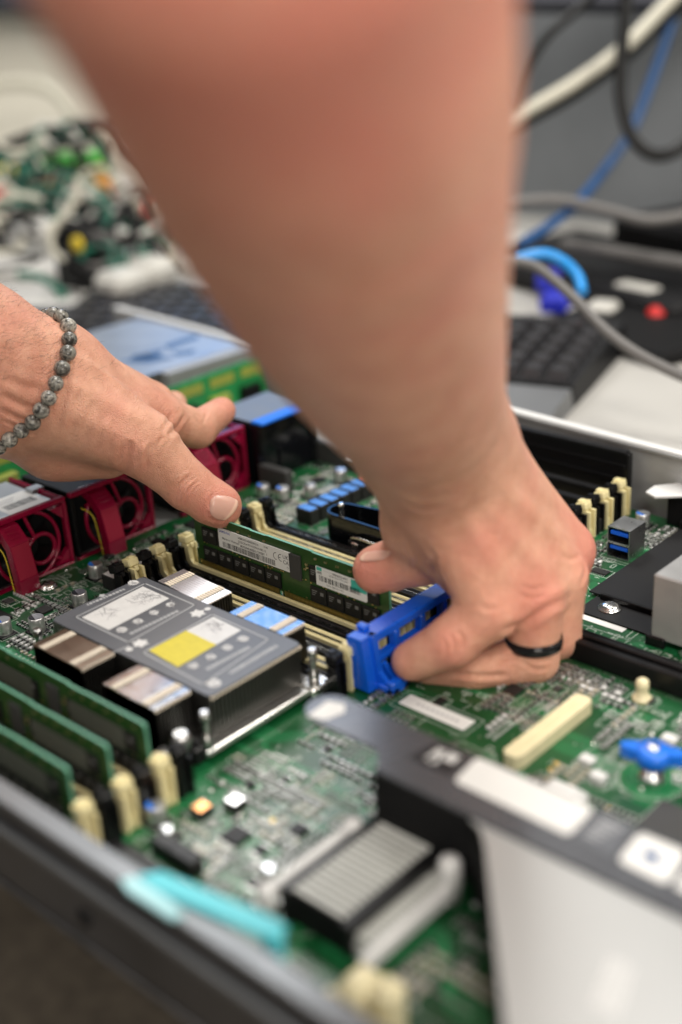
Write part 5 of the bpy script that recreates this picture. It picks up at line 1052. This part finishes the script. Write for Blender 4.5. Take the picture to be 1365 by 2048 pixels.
V, Q = blend(RH, 1.5); V = relax(V, Q, 3); V, Q = subdivide(V, Q)
Nn = normals(V, Q); tree = BVHTree.FromPolygons(V.tolist(), Q.tolist())
for pts, w_, d_ in [([(1150, 1190), (1100, 1215), (1040, 1250), (1000, 1262)], 2.2, 1.0), ([(985, 1330), (1010, 1318), (1040, 1310)], 1.3, .6), ([(860, 1095), (868, 1125), (866, 1160)], 2.0, .8), ([(930, 1275), (920, 1300), (905, 1322)], 1.2, .35), ([(1165, 1110), (1172, 1140), (1160, 1175)], 1.5, .6), ([(915, 1262), (925, 1280), (922, 1300)], 1.0, .45), ([(900, 1268), (908, 1286), (906, 1306)], .9, .4), ([(886, 1278), (893, 1294), (890, 1312)], .9, .35), ([(1040, 1320), (1070, 1338), (1100, 1336)], 1.1, .5), ([(1040, 1305), (1070, 1322), (1104, 1320)], 1.0, .4),
    ([(820, 1095), (830, 1120), (828, 1150)], 1.2, .5), ([(808, 1098), (817, 1122), (815, 1150)], 1.0, .4), ([(800, 985), (850, 1000), (905, 985)], 2.0, .7), ([(805, 1005), (850, 1022), (900, 1010)], 1.6, .5), ([(1040, 1170), (1065, 1180), (1092, 1172)], 1.2, .4), ([(1035, 1185), (1062, 1196), (1090, 1188)], 1.2, .4), ([(955, 1205), (975, 1218), (1000, 1215)], 1.2, .4), ([(1120, 1110), (1145, 1118), (1165, 1108)], 1.2, .4), ([(900, 1345), (960, 1352), (1020, 1350)], 1.3, .9)]: V = crease(V, Nn, tree, pts, w_, d_)
for pts, w_, d_ in [([(930, 960), (1020, 1060), (1110, 1150)], 4, -.7), ([(900, 980), (970, 1090), (1050, 1190)], 4, -.7), ([(960, 940), (1060, 1020), (1150, 1100)], 4, -.7)]: V = crease(V, Nn, tree, pts, w_, d_)
FR = [(W(745, 1150, 572), 17, .9), (W(1060, 1190, 532), 19, .8), (W(1170, 1120, 566), 19, .85), (W(960, 1060, 525), 22, .45), (W(990, 1215, 522), 14, .45), (W(800, 1330, 545), 12, .5), (W(870, 960, 515), 18, .35), (W(560, 20, 235), 60, 1.0), (W(430, 160, 260), 55, .6), (W(700, 450, 330), 70, .4), (W(560, 300, 300), 60, .45), (W(800, 700, 420), 50, .25), (W(900, 1310, 525), 14, .3)]  # hand spots are skin redness; forearm spots put reddish shade into the colour
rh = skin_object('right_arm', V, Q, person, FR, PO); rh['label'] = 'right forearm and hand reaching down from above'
tree = BVHTree.FromPolygons(V.tolist(), Q.tolist())
nail(tree, [(790, 1100), (772, 1120), (716, 1124), (732, 1104)], rh)
# ---- unseen upper-arm tube added above the frame to shade and redden the forearm
el = W(592, -300, 228); sh_ = el+np.array([-60., -90., 280.])
slv = MB(); slv.tube(spline([el+(sh_-el)*.16, el+(sh_-el)*.4, el+(sh_-el)*.75, sh_], 4), [64, 64, 65, 66, 68, 70, 72, 74, 76, 78, 80, 82, 84], 20)
so_ = slv.build('shade_sleeve', 'shade_sleeve_maroon', person)
# ---- black ring on the ring finger
a, b = W(1068, 1192, 546), W(1068, 1318, 557); ax_ = (b-a)/np.linalg.norm(b-a); c_ = a+(b-a)*.70; u_ = np.cross(ax_, [0, 0, 1.]); u_ = np.cross(ax_, RC[0]); u_ /= np.linalg.norm(u_); v_ = np.cross(ax_, u_)
rg_ = MB(); n = 40; prof = [(11.9, -2.6), (12.6, -2.1), (12.9, 0), (12.6, 2.1), (11.9, 2.6), (11.3, 0)]; vs = []
for i in range(n):
    t = 2*math.pi*i/n
    for r, h_ in prof: vs.append(c_+(u_*math.cos(t)+v_*math.sin(t))*r+ax_*h_)
k = len(prof); rg_.add(vs, [(i*k+j, i*k+(j+1) % k, ((i+1) % n)*k+(j+1) % k, ((i+1) % n)*k+j) for i in range(n) for j in range(k)], 0, True)
solo(rg_, 'finger_ring', 'ring_black', 'glossy black band ring on the right hand', 'ring', tuple(c_))
# ---- bead bracelet round the left wrist: beads laid on the wrist's own outline
def bead_material():
    m = bpy.data.materials.new('bead_stone'); m.use_nodes = True; nt = m.node_tree; N = nt.nodes; L = nt.links; b = N['Principled BSDF']; tc = N.new('ShaderNodeTexCoord'); oi = N.new('ShaderNodeObjectInfo'); ad = N.new('ShaderNodeVectorMath'); ad.operation = 'ADD'; ml = N.new('ShaderNodeVectorMath'); ml.operation = 'SCALE'; ml.inputs[3].default_value = 3.0
    L.new(oi.outputs['Random'], ml.inputs[0]); L.new(tc.outputs['Object'], ad.inputs[0]); L.new(ml.outputs[0], ad.inputs[1])
    w_ = N.new('ShaderNodeTexNoise'); w_.inputs['Scale'].default_value = 210; w_.inputs['Detail'].default_value = 6; w_.inputs['Distortion'].default_value = 2.2; L.new(ad.outputs[0], w_.inputs['Vector'])
    r = N.new('ShaderNodeValToRGB'); e = r.color_ramp.elements; e[0].position = .36; e[0].color = (.05, .048, .044, 1); e[1].position = .62; e[1].color = (.36, .345, .30, 1); x = e.new(.47); x.color = (.17, .165, .15, 1); L.new(w_.outputs[0], r.inputs[0])
    hs_ = N.new('ShaderNodeHueSaturation'); mr = N.new('ShaderNodeMapRange'); mr.inputs['To Min'].default_value = .6; mr.inputs['To Max'].default_value = 1.35; L.new(oi.outputs['Random'], mr.inputs[0]); L.new(mr.outputs[0], hs_.inputs['Value']); L.new(r.outputs[0], hs_.inputs['Color']); L.new(hs_.outputs[0], b.inputs['Base Color']); b.inputs['Roughness'].default_value = .26
    MATS['bead_stone'] = m
bead_material()
front = [(94, 632), (106, 630.5), (121, 632), (137, 652), (139, 679), (136, 706), (125, 737), (112, 767), (98, 796), (83, 821), (66, 845), (43, 861), (20, 879), (-2, 894), (-22, 912)]
lhV = [v.co*1000+Vector(PO) for v in lh.data.vertices]; ltree = BVHTree.FromPolygons([tuple(v) for v in lhV], [tuple(p.vertices) for p in lh.data.polygons])
br = thing('bead_bracelet', 'bracelet of mottled grey stone beads on the left wrist', 'bracelet', tuple(W(60, 765, 625)))
bo = ORG[br.name]; bpos = []; RB = 3.9
mid_ = None
for i, (u, v) in enumerate(front):
    p, nr = hit(ltree, u, v)
    k_ = 0
    while p is None and k_ < 12: k_ += 1; p, nr = hit(ltree, u-1.5*k_, v+4*k_)
    if p is None: p = W(u, v, 622)
    d = W(u, v, 1.0)-CP; dist = np.dot(p-CP, RC[2]); bpos.append(W(u, v, dist-RB*.8))
dz = np.dot(bpos[3]-CP, RC[2])
for i_, (dd, (uu, vv)) in enumerate(((13, (93, 632)), (8, (107, 630)), (4, (122, 634)))): bpos[i_] = W(uu, vv, dz+dd)
ctr = np.mean(bpos, 0); e0, e1 = bpos[0], bpos[-1]; back = RC[2]
for k in range(1, 11):                                          # behind the wrist, out of sight
    t = k/11; bpos.append(e1+(e0-e1)*t+back*(46*math.sin(math.pi*t))+np.array([0, 0, 0]))
bm_ = MB().lathe((0, 0, 0), [(0, -RB)]+[(RB*math.cos(math.radians(a)), RB*math.sin(math.radians(a))) for a in range(-75, 76, 15)]+[(0, RB)], 18).mesh('bead', ['bead_stone'])
rb2 = random.Random(4)
for p in bpos:
    o = put('bead', bm_, tuple(np.array(p)-np.array(bo)), br); o.rotation_euler = (rb2.uniform(0, 6), rb2.uniform(0, 6), rb2.uniform(0, 6)); s_ = rb2.uniform(.97, 1.05); o.scale = (s_,)*3
